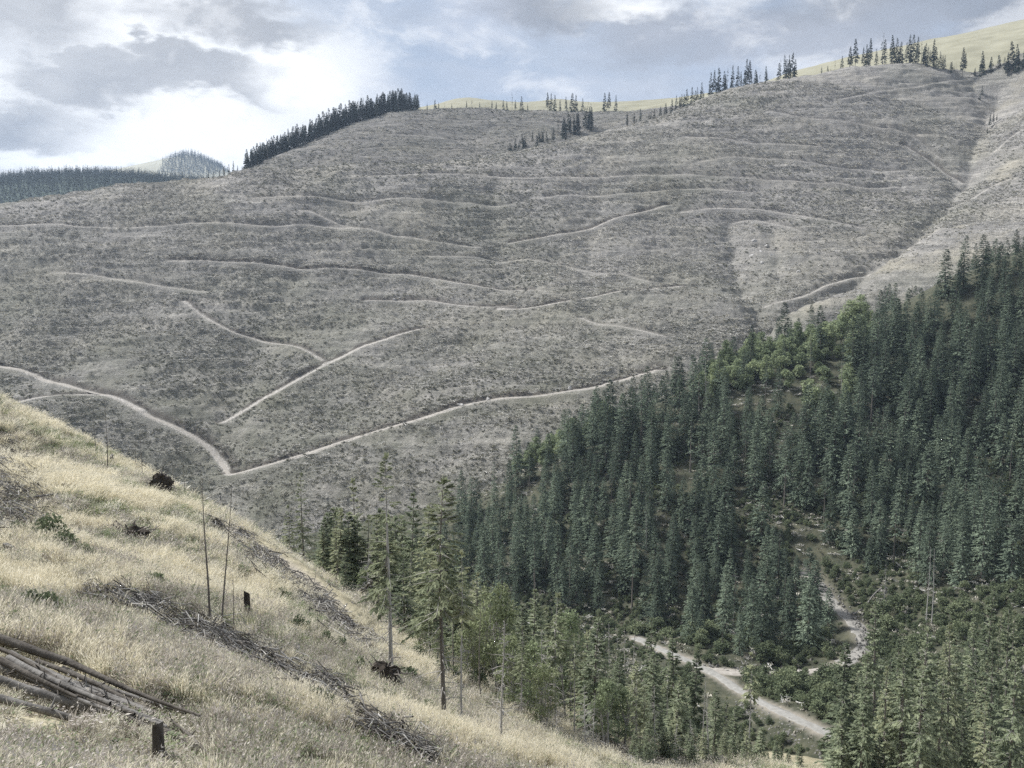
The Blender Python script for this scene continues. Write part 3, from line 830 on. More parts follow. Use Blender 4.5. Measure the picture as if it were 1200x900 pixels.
# ------------------------------------------------------------------ scattering (stuff: more than anyone could count)
def scatter(name, pts, rot, scl, pick, protos, label, cat):
    pts = np.asarray(pts, np.float32)
    c = bpy.data.collections.new(name + '_pieces')
    for i, me in enumerate(protos):
        c.objects.link(bpy.data.objects.new('%s_piece_%02d' % (name, i), me))
    me = bpy.data.meshes.new(name)
    me.vertices.add(len(pts)); me.vertices.foreach_set('co', pts.ravel())
    a = me.attributes.new('rot', 'FLOAT_VECTOR', 'POINT'); a.data.foreach_set('vector', np.asarray(rot, np.float32).ravel())
    scl = np.asarray(scl, np.float32)
    if scl.ndim == 1: scl = np.repeat(scl[:, None], 3, 1)
    a = me.attributes.new('scl', 'FLOAT_VECTOR', 'POINT'); a.data.foreach_set('vector', scl.ravel())
    a = me.attributes.new('pick', 'INT', 'POINT'); a.data.foreach_set('value', np.asarray(pick, np.int32))
    o = obj(name, me)
    g = bpy.data.node_groups.new(name, 'GeometryNodeTree')
    g.interface.new_socket('Geometry', in_out='INPUT', socket_type='NodeSocketGeometry')
    g.interface.new_socket('Geometry', in_out='OUTPUT', socket_type='NodeSocketGeometry')
    N, L = g.nodes.new, g.links.new
    gi, go = N('NodeGroupInput'), N('NodeGroupOutput')
    ip = N('GeometryNodeInstanceOnPoints'); ci = N('GeometryNodeCollectionInfo')
    ci.inputs['Collection'].default_value = c
    ci.inputs['Separate Children'].default_value = True; ci.inputs['Reset Children'].default_value = True
    def na(nm, t):
        n = N('GeometryNodeInputNamedAttribute'); n.data_type = t; n.inputs['Name'].default_value = nm; return n.outputs['Attribute']
    e2r = N('FunctionNodeEulerToRotation'); L(na('rot', 'FLOAT_VECTOR'), e2r.inputs[0])
    L(gi.outputs[0], ip.inputs['Points']); L(ci.outputs[0], ip.inputs['Instance'])
    ip.inputs['Pick Instance'].default_value = True
    L(na('pick', 'INT'), ip.inputs['Instance Index']); L(e2r.outputs[0], ip.inputs['Rotation']); L(na('scl', 'FLOAT_VECTOR'), ip.inputs['Scale'])
    L(ip.outputs[0], go.inputs[0])
    md = o.modifiers.new('scatter', 'NODES'); md.node_group = g
    return tag(o, label, cat, None, 'stuff')

# ------------------------------------------------------------------ tree models
RNG = np.random.default_rng(7)
FOREST_KINDS = []
for i, (H, R, cb, nb, dr, gp) in enumerate([(23, 5.0, 0.03, 360, 0.40, 0.0), (25, 4.6, 0.05, 360, 0.45, 0.05), (20, 4.7, 0.03, 330, 0.32, 0.0), (26, 5.3, 0.07, 360, 0.5, 0.1), (18, 4.2, 0.03, 310, 0.35, 0.0)]):
    t, c = spruce(H, R, cb, nb, 12, 100 + i, sl=1.0, sw=0.22, droop=dr, gap=gp, name='spruce', sides=5, power=0.72, tier=0.55)
    FOREST_KINDS.append(Kind('spruce_tree', [('trunk', t), ('crown', c)], H))
SLIM = {k: r for k, r in zip(FOREST_KINDS, (5.0 / 23, 4.6 / 25, 4.7 / 20, 5.3 / 26, 4.2 / 18))}
SPARSE_KINDS = []     # thin, gappy old spruces that rise above the others
for i, (H, R, cb) in enumerate([(26, 2.7, 0.3), (24, 2.3, 0.45)]):
    t, c = spruce(H, R, cb, 120, 11, 130 + i, sl=0.95, sw=0.2, droop=0.5, gap=0.5, dead_low=14, name='sparse_spruce')
    SPARSE_KINDS.append(Kind('spruce_tree', [('trunk', t), ('crown', c)], H))
FAR_KINDS = []
for i, (H, R, cb) in enumerate([(22, 3.8, 0.06), (24, 3.3, 0.12), (18, 3.5, 0.03), (25, 3.2, 0.25)]):
    t, c = spruce(H, R, cb, 130, 10, 160 + i, power=1.0, sl=1.5, sw=0.45, droop=0.35, leaf_m=M_SPRUCE_FAR, name='far_spruce', sides=4)
    FAR_KINDS.append((joined('far_spruce', [('trunk', t), ('crown', c)]), H))
SNAGGY = []
for i in range(2):
    t, c = spruce(24, 1.7, 0.45, 36, 6, 180 + i, sl=1.2, sw=0.35, droop=0.4, gap=0.5, leaf_m=M_SPRUCE_FAR, dead_low=10, name='thin_spruce', sides=4)
    SNAGGY.append((joined('thin_spruce', [('trunk', t), ('crown', c)]), 24))
MINI = []             # a few hundred metres to kilometres off: a pixel or three wide
for i in range(3):
    t, c = spruce(22, 3.0, 0.04, 26, 5, 200 + i, sl=2.4, sw=0.9, droop=0.35, leaf_m=M_SPRUCE_FAR, name='distant_spruce', sides=3)
    MINI.append(joined('distant_spruce', [('trunk', t), ('crown', c)]))
BROAD_KINDS = []
for i, (H, R) in enumerate([(11, 3.6), (13, 3.4), (8, 3.2), (6, 2.8)]):
    t, c = broadleaf(H, R, 300 + i, M_LEAF, 22, 100, 0.55, 1 if i < 2 else 3, name='willow')
    BROAD_KINDS.append(Kind('broadleaf_tree', [('trunk', t), ('crown', c)], H))
SHRUB_KINDS = []
for i, (H, R) in enumerate([(3.2, 2.2), (2.4, 1.9), (4.2, 2.2)]):
    t, c = broadleaf(H, R, 330 + i, M_LEAF2, 16, 90, 0.34, 4, cb=0.12, name='shrub')
    SHRUB_KINDS.append(Kind('shrub', [('stems', t), ('leaves', c)], H))

# ------------------------------------------------------------------ the spruce forest on the right hill
FOREST_POLY = [(465, 705), (490, 645), (550, 600), (640, 548), (700, 515), (790, 468), (850, 436), (930, 395), (1000, 402), (1100, 350), (1200, 305), (1320, 250), (1320, 690), (1200, 680), (1150, 685), (1130, 690), (1060, 690), (1015, 690),
               (985, 650), (960, 660), (985, 740), (950, 765), (880, 772), (780, 750), (700, 733), (620, 720), (540, 715)]
CLEARINGS = [[(905, 540), (955, 520), (995, 475), (965, 450), (930, 470), (905, 505)], [(835, 575), (900, 590), (950, 612), (985, 690), (1005, 730), (965, 700), (925, 660), (880, 625)],
             [(1050, 352), (1140, 350), (1140, 372), (1060, 372)], [(1165, 640), (1205, 635), (1205, 668), (1170, 668)], [(640, 655), (700, 640), (710, 665), (650, 680)]]
BROAD_ZONES = [[(800, 470), (860, 425), (905, 395), (960, 350), (1020, 375), (1040, 420), (960, 450), (880, 470), (830, 495)], [(600, 560), (640, 520), (700, 480), (720, 505), (650, 545)], [(940, 440), (990, 430), (1000, 480), (950, 490)]]
def jitter_grid(x0, x1, y0, y1, s, rng):
    gx, gy = np.meshgrid(np.arange(x0, x1, s), np.arange(y0, y1, s))
    return gx.ravel() + rng.uniform(-.48, .48, gx.size) * s, gy.ravel() + rng.uniform(-.48, .48, gx.size) * s
fx, fy = jitter_grid(-90, 420, 230, 600, 7.5, RNG)
m = within(RIGHT, fx, fy); fx, fy = fx[m], fy[m]
fz = RIGHT(fx, fy); top = ground(fx, fy)
m = fz > top - 0.3; fx, fy, fz = fx[m], fy[m], fz[m]
px, py, dd = project(fx, fy, fz)
keep = in_poly(px, py, FOREST_POLY)
for c in CLEARINGS: keep &= ~(in_poly(px, py, c) & (RNG.uniform(0, 1, len(px)) > 0.04))
broad = np.zeros(len(px), bool)
for b in BROAD_ZONES: broad |= in_poly(px, py, b)
thin = fbm(fx * 0.03, fy * 0.03, 77, 3) < -0.30
u = RNG.uniform(0, 1, len(px))
keep &= np.where(broad, u < 0.16, np.where(thin, u < 0.35, u < 0.93))
RD = np.vstack([ROAD_MAIN, ROAD_SIDE, STREAM])[:, :2]
def clear_of_roads(x, y, d=5.0):
    return np.array([((RD[:, 0] - a) ** 2 + (RD[:, 1] - b) ** 2).min() > d * d for a, b in zip(x, y)], bool)
fx, fy, fz, px, py, dd, broad = (q[keep] for q in (fx, fy, fz, px, py, dd, broad))
m = clear_of_roads(fx, fy); fx, fy, fz, px, py, dd, broad = (q[m] for q in (fx, fy, fz, px, py, dd, broad))
vn = fbm(fx * 0.02, fy * 0.02, 78, 3)
fh = np.clip(20 + 9 * vn + RNG.normal(0, 3.4, len(fx)), 7, 28) * np.where(py < 430, 0.95, 1.0)
fk = RNG.integers(0, 5, len(fx)); fs = RNG.uniform(0, 6.283, len(fx))
# how much of each tree shows: paint crown triangles front to back on a coarse grid
S = 3
occ = np.zeros((900 // S + 2, 1320 // S), bool)
vis = np.zeros(len(fx))
for i in np.argsort(dd):
    hp = fh[i] * FPX / dd[i]; wp = hp * 0.15
    y0, y1 = int((py[i] - hp) / S), int(py[i] / S)
    for yy in range(max(y0, 0), min(y1, occ.shape[0] - 1)):
        w = wp * (yy - y0 + 1) / max(1, y1 - y0) / S * 1.1
        a, b = int(px[i] / S - w), int(px[i] / S + w) + 1
        a, b = max(a, 0), min(b, 1200 // S)
        if b > a:
            vis[i] += (~occ[yy, a:b]).sum(); occ[yy, a:b] = True
order = np.argsort(-vis)
chosen = set(order[:300].tolist())
def zone_label(x, y):
    if y < 430 and x > 900: return 'dark spruce in the high stand at the forest top beside the gully', 'spruces at the top of the forest'
    if in_poly(np.array([x]), np.array([y]), BROAD_ZONES[0])[0]: return 'dark spruce rising among the pale broadleaf trees at the forest edge', 'spruces among the broadleaf trees'
    if x > 985: return 'dark spruce uphill from the stony stream bed and twin dead trunks', 'spruces above the stream bed'
    if x > 830 and y > 560: return 'dark spruce between the bare forest clearing and the side road', 'spruces below the clearing'
    if x > 760: return 'dark spruce in the forest belt above the bare clearing', 'spruces above the clearing'
    return 'dark spruce in the dense forest tongue facing the pale foreground trees', 'spruces on the forest tongue'
for i in sorted(chosen):
    k = FOREST_KINDS[fk[i]] if RNG.uniform() > 0.14 else SPARSE_KINDS[i % 2]
    lb, gp = zone_label(px[i], py[i])
    w_ = RNG.uniform(0.85, 1.15)
    size = 'very tall' if fh[i] > 23 else 'tall' if fh[i] > 19 else 'middling' if fh[i] > 15 else 'short'
    form = 'thin-crowned' if k in SPARSE_KINDS else 'slender' if w_ * SLIM[k] < 0.21 else 'broad'
    k.put((fx[i], fy[i], fz[i] - 0.4), fh[i], fs[i], lb.replace('dark spruce', size + ' ' + form + ' dark spruce'), 'tree', gp, w_)
rest = np.array([i for i in range(len(fx)) if i not in chosen])
protos = [joined('forest_spruce', k.parts) for k in FOREST_KINDS]
hs = np.array([k.h for k in FOREST_KINDS])
sc = fh[rest] / hs[fk[rest]]
scatter('spruce_forest', np.stack([fx, fy, fz - 0.4], -1)[rest], np.stack([0 * sc, 0 * sc, fs[rest]], -1), np.stack([sc, sc, sc], -1), fk[rest], protos,
        'dense dark spruce forest massed on the hillside right of the clear-cut', 'forest')
# broadleaf trees at the forest edge
bx, by = jitter_grid(-60, 330, 300, 520, 6.2, RNG)
m = within(RIGHT, bx, by); bx, by = bx[m], by[m]; bz = RIGHT(bx, by)
qx, qy, qd = project(bx, by, bz)
m = np.zeros(len(qx), bool)
for z_ in BROAD_ZONES: m |= in_poly(qx, qy, z_)
m &= (bz > ground(bx, by) - 0.3) & (RNG.uniform(0, 1, len(qx)) < 0.72)
for x, y, z, a, b in zip(bx[m], by[m], bz[m], qx[m], qy[m]):
    i = int(RNG.integers(0, 4)); k = BROAD_KINDS[i]
    if a < 760: lb, gp = 'low pale green broadleaf tree at the forest edge below the logging road', 'broadleaf trees below the logging road'
    else: lb, gp = ['tall pale green broadleaf tree at the forest edge below the gully', 'slender taller broadleaf tree at the forest edge below the gully', 'rounded pale green broadleaf tree at the forest edge below the gully', 'low bushy pale green broadleaf tree at the forest edge below the gully'][i], 'broadleaf trees below the gully'
    k.put((x, y, z - 0.3), k.h * RNG.uniform(0.75, 1.2), RNG.uniform(0, 6.28), lb, 'tree', gp, RNG.uniform(0.9, 1.2))

# shrubs along the valley floor and in the clearings
SHRUB_SPOTS = [([(690, 735), (790, 752), (900, 778), (985, 765), (960, 735), (880, 752), (780, 740)], 4.2, 'green shrub at the foot of the forest above the gravel road', 'shrubs above the gravel road'),
               ([(860, 798), (985, 796), (1010, 815), (1010, 870), (960, 850), (900, 820)], 3.6, 'green shrub on the bank between the gravel road and the side road', 'shrubs between the two roads'),
               ([(1030, 700), (1200, 690), (1200, 790), (1060, 790), (1025, 760)], 5.2, 'green shrub on the valley floor beside the stony stream bed', 'shrubs beside the stream bed'),
               ([(850, 580), (960, 615), (985, 690), (950, 690), (880, 625)], 9.0, 'small shrub dotted in the bare forest clearing', 'shrubs in the clearing'),
               ([(1010, 800), (1200, 800), (1200, 890), (1100, 890), (1030, 860)], 4.6, 'green shrub between the gravel road and the right-hand spruces', 'shrubs past the gravel road')]
for poly, sp, lb, gp in SHRUB_SPOTS:
    sx, sy = jitter_grid(-20, 200, 150, 380, sp, RNG)
    sz = ground(sx, sy); qx, qy, _ = project(sx, sy, sz)
    m = in_poly(qx, qy, poly); sx, sy, sz = sx[m], sy[m], sz[m]
    m = clear_of_roads(sx, sy, 3.8) & (RNG.uniform(0, 1, len(sx)) < 0.85)
    for x, y, z in zip(sx[m], sy[m], sz[m]):
        k = SHRUB_KINDS[int(RNG.integers(0, 3))]
        k.put((x, y, z - 0.15), k.h * RNG.uniform(0.7, 1.3), RNG.uniform(0, 6.28), lb, 'shrub', gp, RNG.uniform(0.9, 1.3))

# ------------------------------------------------------------------ skyline trees
def crest(px, h, back=0.0):
    """the skyline point of one hill in the direction of a pixel column, moved a little behind the crest"""
    a0, a1, r0, r1 = RANGE[h.name]
    u = (px - 600) / FPX
    y = np.linspace(r0 * 1.02, r1 * 0.98, 500) / math.sqrt(1 + u * u)
    z = h(u * y, y)
    i = np.argmax(z / y)
    yy = y[i] + back
    return np.array([u * yy, yy, float(h(np.array([u * yy]), np.array([yy]))[0])])
def far_tree(p, hpx, label, group, thin=False, name='ridge_spruce', kind=None, wide=None):
    d = p[1]
    src = SNAGGY if thin else FAR_KINDS
    me, H = src[int(RNG.integers(0, len(src)))]
    k = (hpx * d / FPX) / H
    w = (wide or 1.0) * RNG.uniform(0.85, 1.15)
    o = obj(name, me, None, p - np.array([0, 0, 0.5]), (0, 0, RNG.uniform(0, 6.28)), (k * w, k * w, k))
    return tag(o, label, 'tree', group)
# dense belt on the left shoulder of the back ridge
L1, G1 = 'dark spruce in the dense belt along the left shoulder of the back ridge', 'spruces on the back ridge shoulder'
BELT = []
for q in np.arange(294, 492, 2.6):
    for bk in (0.0, 12.0, 22.0):
        if bk:
            pb = crest(q + RNG.uniform(-1.5, 1.5), BACK, bk + RNG.uniform(-5, 6)); BELT.append((*(pb - np.array([0, 0, 0.5])), RNG.uniform(0.7, 1.0) * np.interp(q, [294, 330, 400, 470, 492], [23, 25, 27, 26, 20]) * pb[1] / FPX)); continue
        hp = np.interp(q, [294, 330, 400, 470, 492], [23, 25, 27, 26, 20]) * RNG.uniform(0.75, 1.12)
        far_tree(crest(q + RNG.uniform(-1.5, 1.5), BACK, bk + RNG.uniform(-5, 6)), hp, L1, G1, RNG.uniform() < 0.1, wide=1.25)
BELT = np.array(BELT); n = len(BELT); bk_ = RNG.integers(0, 4, n); bs_ = BELT[:, 3] / np.array([h for _, h in FAR_KINDS])[bk_]
scatter('ridge_wood', BELT[:, :3], np.stack([np.zeros(n), np.zeros(n), RNG.uniform(0, 6.28, n)], -1), np.stack([bs_ * 1.25, bs_ * 1.25, bs_], -1), bk_, [m_ for m_, _ in FAR_KINDS], 'dark wood behind the front row of the back ridge belt', 'forest')
for q, hp in ((244, 8), (250, 12), (256, 9), (263, 10), (268, 13), (274, 15), (279, 17), (284, 11), (289, 9)):
    far_tree(crest(q, CLEAR, 12 + RNG.uniform(0, 10)), hp, 'small spruce in the short row left of the back ridge belt', 'spruces beside the ridge belt')
# scattered along the back ridge's crest
for q, hp, th in ((503, 9, 0), (512, 12, 0), (516, 9, 0), (523, 8, 1), (531, 7, 0), (548, 10, 0), (554, 13, 1), (563, 8, 0), (577, 11, 0), (582, 10, 0), (590, 13, 0), (594, 12, 0), (600, 22, 1), (604, 13, 0), (611, 17, 0), (618, 9, 0),
                  (641, 22, 0), (645, 21, 0), (649, 19, 0), (655, 13, 0), (662, 18, 0), (669, 22, 0), (673, 20, 0), (681, 16, 0), (687, 14, 1), (706, 22, 0), (711, 23, 0), (719, 19, 0)):
    far_tree(crest(q, BACK, RNG.uniform(-4, 10)), hp, 'lone spruce standing along the open crest of the back ridge', 'spruces on the back ridge crest', bool(th))
# wedge of trees running down behind the shoulder of the clear-cut
for k in range(55):
    s = RNG.uniform(0, 1)
    q = 592 + s * 105; yy = np.interp(q, [592, 650, 697], [181, 168, 153]) - RNG.uniform(0, 8)
    p = hit(q, yy, [BACK], 940)
    if p is None: continue
    far_tree(p, np.interp(q, [592, 640, 690], [9, 17, 27]) * RNG.uniform(0.75, 1.1), 'dark spruce in the wedge of trees behind the shoulder of the clear-cut', 'spruces behind the clear-cut shoulder', RNG.uniform() < 0.25)
# along the crest of the clear-cut face
for q, hp in ((732, 17), (740, 15), (747, 18), (757, 12), (763, 13), (770, 14), (776, 15), (783, 17), (788, 20), (794, 19), (800, 21), (806, 22), (812, 19), (817, 21), (827, 28), (831, 29), (836, 30), (842, 24), (846, 27), (852, 26), (858, 24), (868, 30), (871, 28), (878, 17), (883, 14), (890, 20), (906, 26), (911, 29), (916, 28), (920, 30)):
    if RNG.uniform() < 0.8: far_tree(crest(q + RNG.uniform(-4, 4), CLEAR, RNG.uniform(8, 20)), hp * RNG.uniform(0.5, 0.9), 'dark spruce in the row along the rounded crest of the clear-cut', 'spruces on the clear-cut crest')
    far_tree(crest(q, CLEAR, RNG.uniform(4, 14)), hp, 'dark spruce in the row along the rounded crest of the clear-cut', 'spruces on the clear-cut crest', RNG.uniform() < 0.12)
for q, hp, bk in ((953, 10, 4), (960, 9, 4), (968, 14, 3), (976, 17, 8), (985, 26, 10), (991, 34, 12), (1000, 24, 14), (1004, 26, 8), (1008, 33, 12), (1015, 20, 10), (1022, 36, 10), (1024, 30, 16), (1033, 34, 8), (1038, 30, 10), (1043, 26, 12), (1049, 24, 4), (1053, 33, 10), (1057, 33, 14), (1062, 30, 6), (1066, 26, 12), (1071, 25, 8), (1074, 22, 3), (1080, 31, 10), (1083, 24, 4), (1088, 20, 12), (1093, 18, 5), (1100, 13, 8), (1106, 12, 8), (1114, 33, 10)):
    if RNG.uniform() < 0.6: far_tree(crest(q + RNG.uniform(-4, 4), CLEAR, bk + 8), hp * RNG.uniform(0.55, 0.9), 'dark spruce in the clump on the highest crest of the clear-cut', 'spruces on the highest crest')
    far_tree(crest(q, CLEAR, bk), hp, 'dark spruce in the clump on the highest crest of the clear-cut', 'spruces on the highest crest', RNG.uniform() < 0.15)
for q, hp, bk in ((1129, 12, 2), (1138, 32, 4), (1142, 30, 10), (1147, 28, 2), (1152, 26, 12), (1157, 33, 4), (1161, 30, 10), (1166, 30, 2), (1173, 40, 8), (1176, 34, 2), (1182, 28, 10), (1187, 30, 4), (1192, 34, 8), (1197, 28, 2), (1206, 30, 8), (1214, 30, 4)):
    if RNG.uniform() < 0.7: far_tree((crest(max(q, 1163), GULLY, 0) if q >= 1163 else crest(q, CLEAR, 12)) + np.array([RNG.uniform(-4, 4), bk + 9, -0.5]), hp * RNG.uniform(0.6, 0.95), 'dark spruce in the stand at the head of the gully below the pasture', 'spruces at the gully head')
    p = crest(max(q, 1163), GULLY, 0) if q >= 1163 else crest(q, CLEAR, 12)
    far_tree(p + np.array([0, bk, -0.5]), hp, 'dark spruce in the stand at the head of the gully below the pasture', 'spruces at the gully head')
for q, yy, hp in ((1160, 150, 17), (1164, 146, 15), (1168, 143, 10), (1157, 158, 9), (1151, 112, 12), (1148, 118, 9)):
    p = hit(q, yy, CG, 440)
    far_tree(p, hp, 'small spruce growing inside the upper gully', 'spruces in the gully')
# the wooded hill far left, and the wood on the distant summit
wx, wy = jitter_grid(-1500, -250, 1500, 2700, 9.5, RNG)
m = within(WOODED, wx, wy); wx, wy = wx[m], wy[m]; wz = WOODED(wx, wy)
qx, qy, _ = project(wx, wy, wz); m = (qx > -120) & (qx < 330) & (qy < 260)
wx, wy, wz = wx[m], wy[m], wz[m]; n = len(wx)
hh = RNG.uniform(0.35, 1.05, n)
scatter('distant_wood', np.stack([wx, wy, wz], -1), np.stack([np.zeros(n), np.zeros(n), RNG.uniform(0, 6.28, n)], -1), hh, RNG.integers(0, 3, n), MINI, 'blue hazy spruce wood covering the distant left hill', 'forest')
wx, wy = jitter_grid(-1700, -1100, 3700, 4500, 14, RNG)
wz = SUMMIT(wx, wy); qx, qy, _ = project(wx, wy, wz)
m = in_poly(qx, qy, [(186, 205), (190, 190), (222, 178), (245, 188), (268, 202), (230, 207)]); wx, wy, wz = wx[m], wy[m], wz[m]; n = len(wx)
scatter('summit_wood', np.stack([wx, wy, wz], -1), np.stack([np.zeros(n), np.zeros(n), RNG.uniform(0, 6.28, n)], -1), RNG.uniform(0.8, 1.3, n) * 1.1, RNG.integers(0, 3, n), MINI, 'hazy wood capping the cone of the farthest summit', 'forest')

# ------------------------------------------------------------------ debris on the felled slopes
def debris_piece(seed, sticks, blades, r, hgt, stick_l, blade_l, bw):
    rng = np.random.default_rng(seed); S_ = Soup()
    for k in range(sticks):
        a = rng.uniform(0, 6.28); c = rng.normal(0, r * 0.5, 2); L = stick_l * rng.uniform(0.5, 1.2)
        d = np.array([math.cos(a), math.sin(a), rng.normal(0.05, 0.22)]) * L * 0.5
        p = np.array([c[0], c[1], rng.uniform(0.1, hgt)])
        V, F = tube(np.array([p - d, p + d]), [0.09, 0.045], 3); S_.add(V, F, 0)
    if blades:
        b = np.concatenate([rng.normal(0, r * 0.5, (blades, 2)), np.full((blades, 1), -0.05)], 1)
        dv = np.concatenate([rng.normal(0, 0.55, (blades, 2)), np.ones((blades, 1))], 1)
        ln = blade_l * rng.uniform(0.5, 1.3, blades)
        V, F = sprigs(b, dv, ln, np.full(blades, bw), rng, 1.5); S_.add(V, F, 1)
    return S_
def plain(name, c0, c1, s=0.05):
    m, nt, b = mat(name)
    r = n_ramp(nt, n_rand(nt), [(0.0, c0), (1.0, c1)])
    nt.links.new(r, b.inputs['Base Color'])
    return m
M_SLASH = plain('bleached slash', (0.26, 0.255, 0.24), (0.62, 0.605, 0.57))
M_STRAW = plain('dry tussock', (0.26, 0.245, 0.20), (0.58, 0.55, 0.47))
M_DULL = plain('dull heather and raspberry', (0.15, 0.148, 0.108), (0.28, 0.268, 0.205))
M_STUMPF = plain('old stumps', (0.10, 0.09, 0.08), (0.25, 0.235, 0.21))
DEB = []
for i in range(3): DEB.append(debris_piece(400 + i, 5, 16, 1.3, 0.5, 2.8, 0.9, 0.16).mesh('slash_heap', [M_SLASH, M_STRAW]))
for i in range(3): DEB.append(debris_piece(410 + i, 0, 26, 1.0, 0.5, 1, 0.95, 0.17).mesh('tussock', [M_STRAW, M_STRAW]))
for i in range(2): DEB.append(debris_piece(420 + i, 1, 26, 1.1, 0.5, 2, 1.0, 0.22).mesh('heather', [M_SLASH, M_DULL]))
st = debris_piece(430, 2, 5, 0.8, 0.2, 1.8, 0.5, 0.1); V, F = tube(np.array([[0, 0, -0.3], [0, 0, 0.35], [0, 0, 0.75]]), [0.5, 0.36, 0.33], 6); st.add(V, F, 2)
DEB.append(st.mesh('stump', [M_SLASH, M_STRAW, M_STUMPF]))
def spread(hill, n, seed, xr, yr, name, label, r0, r1, keepfun=None, s0=0.4, s1=1.1, wamp=1.0):
    rng = np.random.default_rng(seed)
    x = rng.uniform(*xr, n); y = rng.uniform(*yr, n)
    m = within(hill, x, y); x, y = x[m], y[m]
    r = np.hypot(x, y); m = (r > r0) & (r < r1); x, y = x[m], y[m]
    z = hill(x, y); z = z + rough_clear(x, y, z)
    low = ground(x, y, [h for h in HILLS if h is not hill], False)
    px_, py_, _ = project(x, y, z)
    w = fbm(x * 0.02, z * 0.16 + y * 0.02, 401, 3) * wamp              # windrows follow the contour
    m = (z > low - 1) & (px_ > -60) & (px_ < 1260) & (rng.uniform(0, 1, len(x)) < 0.62 + 1.3 * w)
    if keepfun is not None: m &= keepfun(px_, py_)
    tr = np.vstack([c for c, _, _ in CARVE[hill.name]])[:, :2]
    ox, oy = tr.min(0) - 6
    blocked = np.zeros(tuple((np.ptp(tr, axis=0) + 14).astype(int)), bool)     # 1 m cells lying on a track
    for dx in range(-2, 3):
        for dy in range(-2, 3): blocked[(tr[:, 0] - ox + dx).astype(int), (tr[:, 1] - oy + dy).astype(int)] = True
    x, y, z, w = x[m], y[m], z[m], w[m]
    ci, cj = (x - ox).astype(int), (y - oy).astype(int)
    inside = (ci >= 0) & (cj >= 0) & (ci < blocked.shape[0]) & (cj < blocked.shape[1])
    m = ~(inside & blocked[np.clip(ci, 0, blocked.shape[0] - 1), np.clip(cj, 0, blocked.shape[1] - 1)])
    x, y, z, w = x[m], y[m], z[m], w[m]; n = len(x)
    lowz = np.clip((20 - z) / 110, 0, 1)
    kind = np.where(rng.uniform(0, 1, n) < 0.03, 8, np.where(rng.uniform(0, 1, n) < lowz * 0.35, rng.integers(6, 8, n), np.where(rng.uniform(0, 1, n) < 0.5 + w, rng.integers(0, 3, n), np.where(fbm(x * 0.012, y * 0.012, 402, 2) > 0.14, rng.integers(6, 8, n), rng.integers(3, 6, n)))))
    return scatter(name, np.stack([x, y, z - 0.1], -1), np.stack([rng.normal(0, .12, n), rng.normal(0, .12, n), rng.uniform(0, 6.28, n)], -1), rng.uniform(s0, s1, n), kind, DEB, label, 'debris')
spread(CLEAR, 420000, 501, (-620, 560), (420, 1080), 'logging_debris', 'bleached branches, stumps and dry tussocks strewn over the big clear-cut face', 430, 1050)
spread(GULLY, 30000, 502, (180, 640), (560, 1050), 'gully_debris', 'dry tussocks and branches strewn over the slope across the gully', 580, 1040)
spread(BACK, 34000, 503, (-420, 320), (940, 1320), 'ridge_debris', 'bleached branches strewn over the felled back ridge', 940, 1330, None, 0.8, 1.5)

UND = SHRUB_KINDS
spread(NEAR, 30000, 505, (-260, 60), (110, 430), 'lower_slope_debris', 'branches and tussocks on the hidden foot of the near slope', 125, 430, lambda a, b: (a > 150) & (a < 600), 0.4, 1.0, 0.3)
spread(RIGHT, 34000, 504, (-180, 260), (140, 520), 'forest_litter', 'dry tussocks and branches on the valley floor and in the forest clearings', 140, 520, lambda a, b: (a > 200) & (b > 440), 0.4, 1.0, 0.3)
ux, uy = jitter_grid(-30, 230, 150, 400, 2.0, RNG)
uz = ground(ux, uy); qx, qy, _ = project(ux, uy, uz)
m = (uz < RIGHT(ux, uy) + 0.2) & (qx > 480) & (qx < 1240) & (fbm(ux * 0.08, uy * 0.08, 88, 3) > -0.16) & (RNG.uniform(0, 1, len(ux)) < 0.8)
ux, uy, uz = ux[m], uy[m], uz[m]
m = clear_of_roads(ux, uy, 3.6); ux, uy, uz = ux[m], uy[m], uz[m]; n = len(ux)
scatter('undergrowth', np.stack([ux, uy, uz], -1), np.stack([np.zeros(n), np.zeros(n), RNG.uniform(0, 6.28, n)], -1), RNG.uniform(0.25, 0.65, n), RNG.integers(0, 3, n), [joined('low_shrub', k.parts) for k in SHRUB_KINDS], 'low green undergrowth covering the valley floor around the gravel road', 'undergrowth')
# rock outcrops on the clear-cut
def rock_mesh(seed, n=12):
    rng = np.random.default_rng(seed)
    import bmesh
    bm = bmesh.new(); bmesh.ops.create_icosphere(bm, subdivisions=2, radius=1.0)
    for v in bm.verts:
        q = np.array(v.co); k = 1 + 0.28 * math.sin(q[0] * 3.1 + seed) * math.cos(q[1] * 2.7 - seed) + rng.normal(0, 0.09)
        v.co = Vector((q[0] * k, q[1] * k * 0.8, q[2] * k * 0.75))
    me = bpy.data.meshes.new('rock'); bm.to_mesh(me); bm.free()
    return me
def rock_mat(name, c0, c1):
    m, nt, b = mat(name)
    c = n_ramp(nt, n_noise(nt, 2.0, 5, 0.7, n_obj(nt)), [(0.3, c0), (0.7, c1)]); nt.links.new(c, b.inputs['Base Color'])
    n_bump(nt, b, n_noise(nt, 6, 4, 0.6, n_obj(nt)), 0.8, 0.1); return m
M_ROCK = rock_mat('pale weathered rock', (0.27, 0.26, 0.25), (0.50, 0.485, 0.46))
ROCKS = [rock_mesh(600 + i) for i in range(4)]
for r_ in ROCKS: r_.materials.append(M_ROCK)
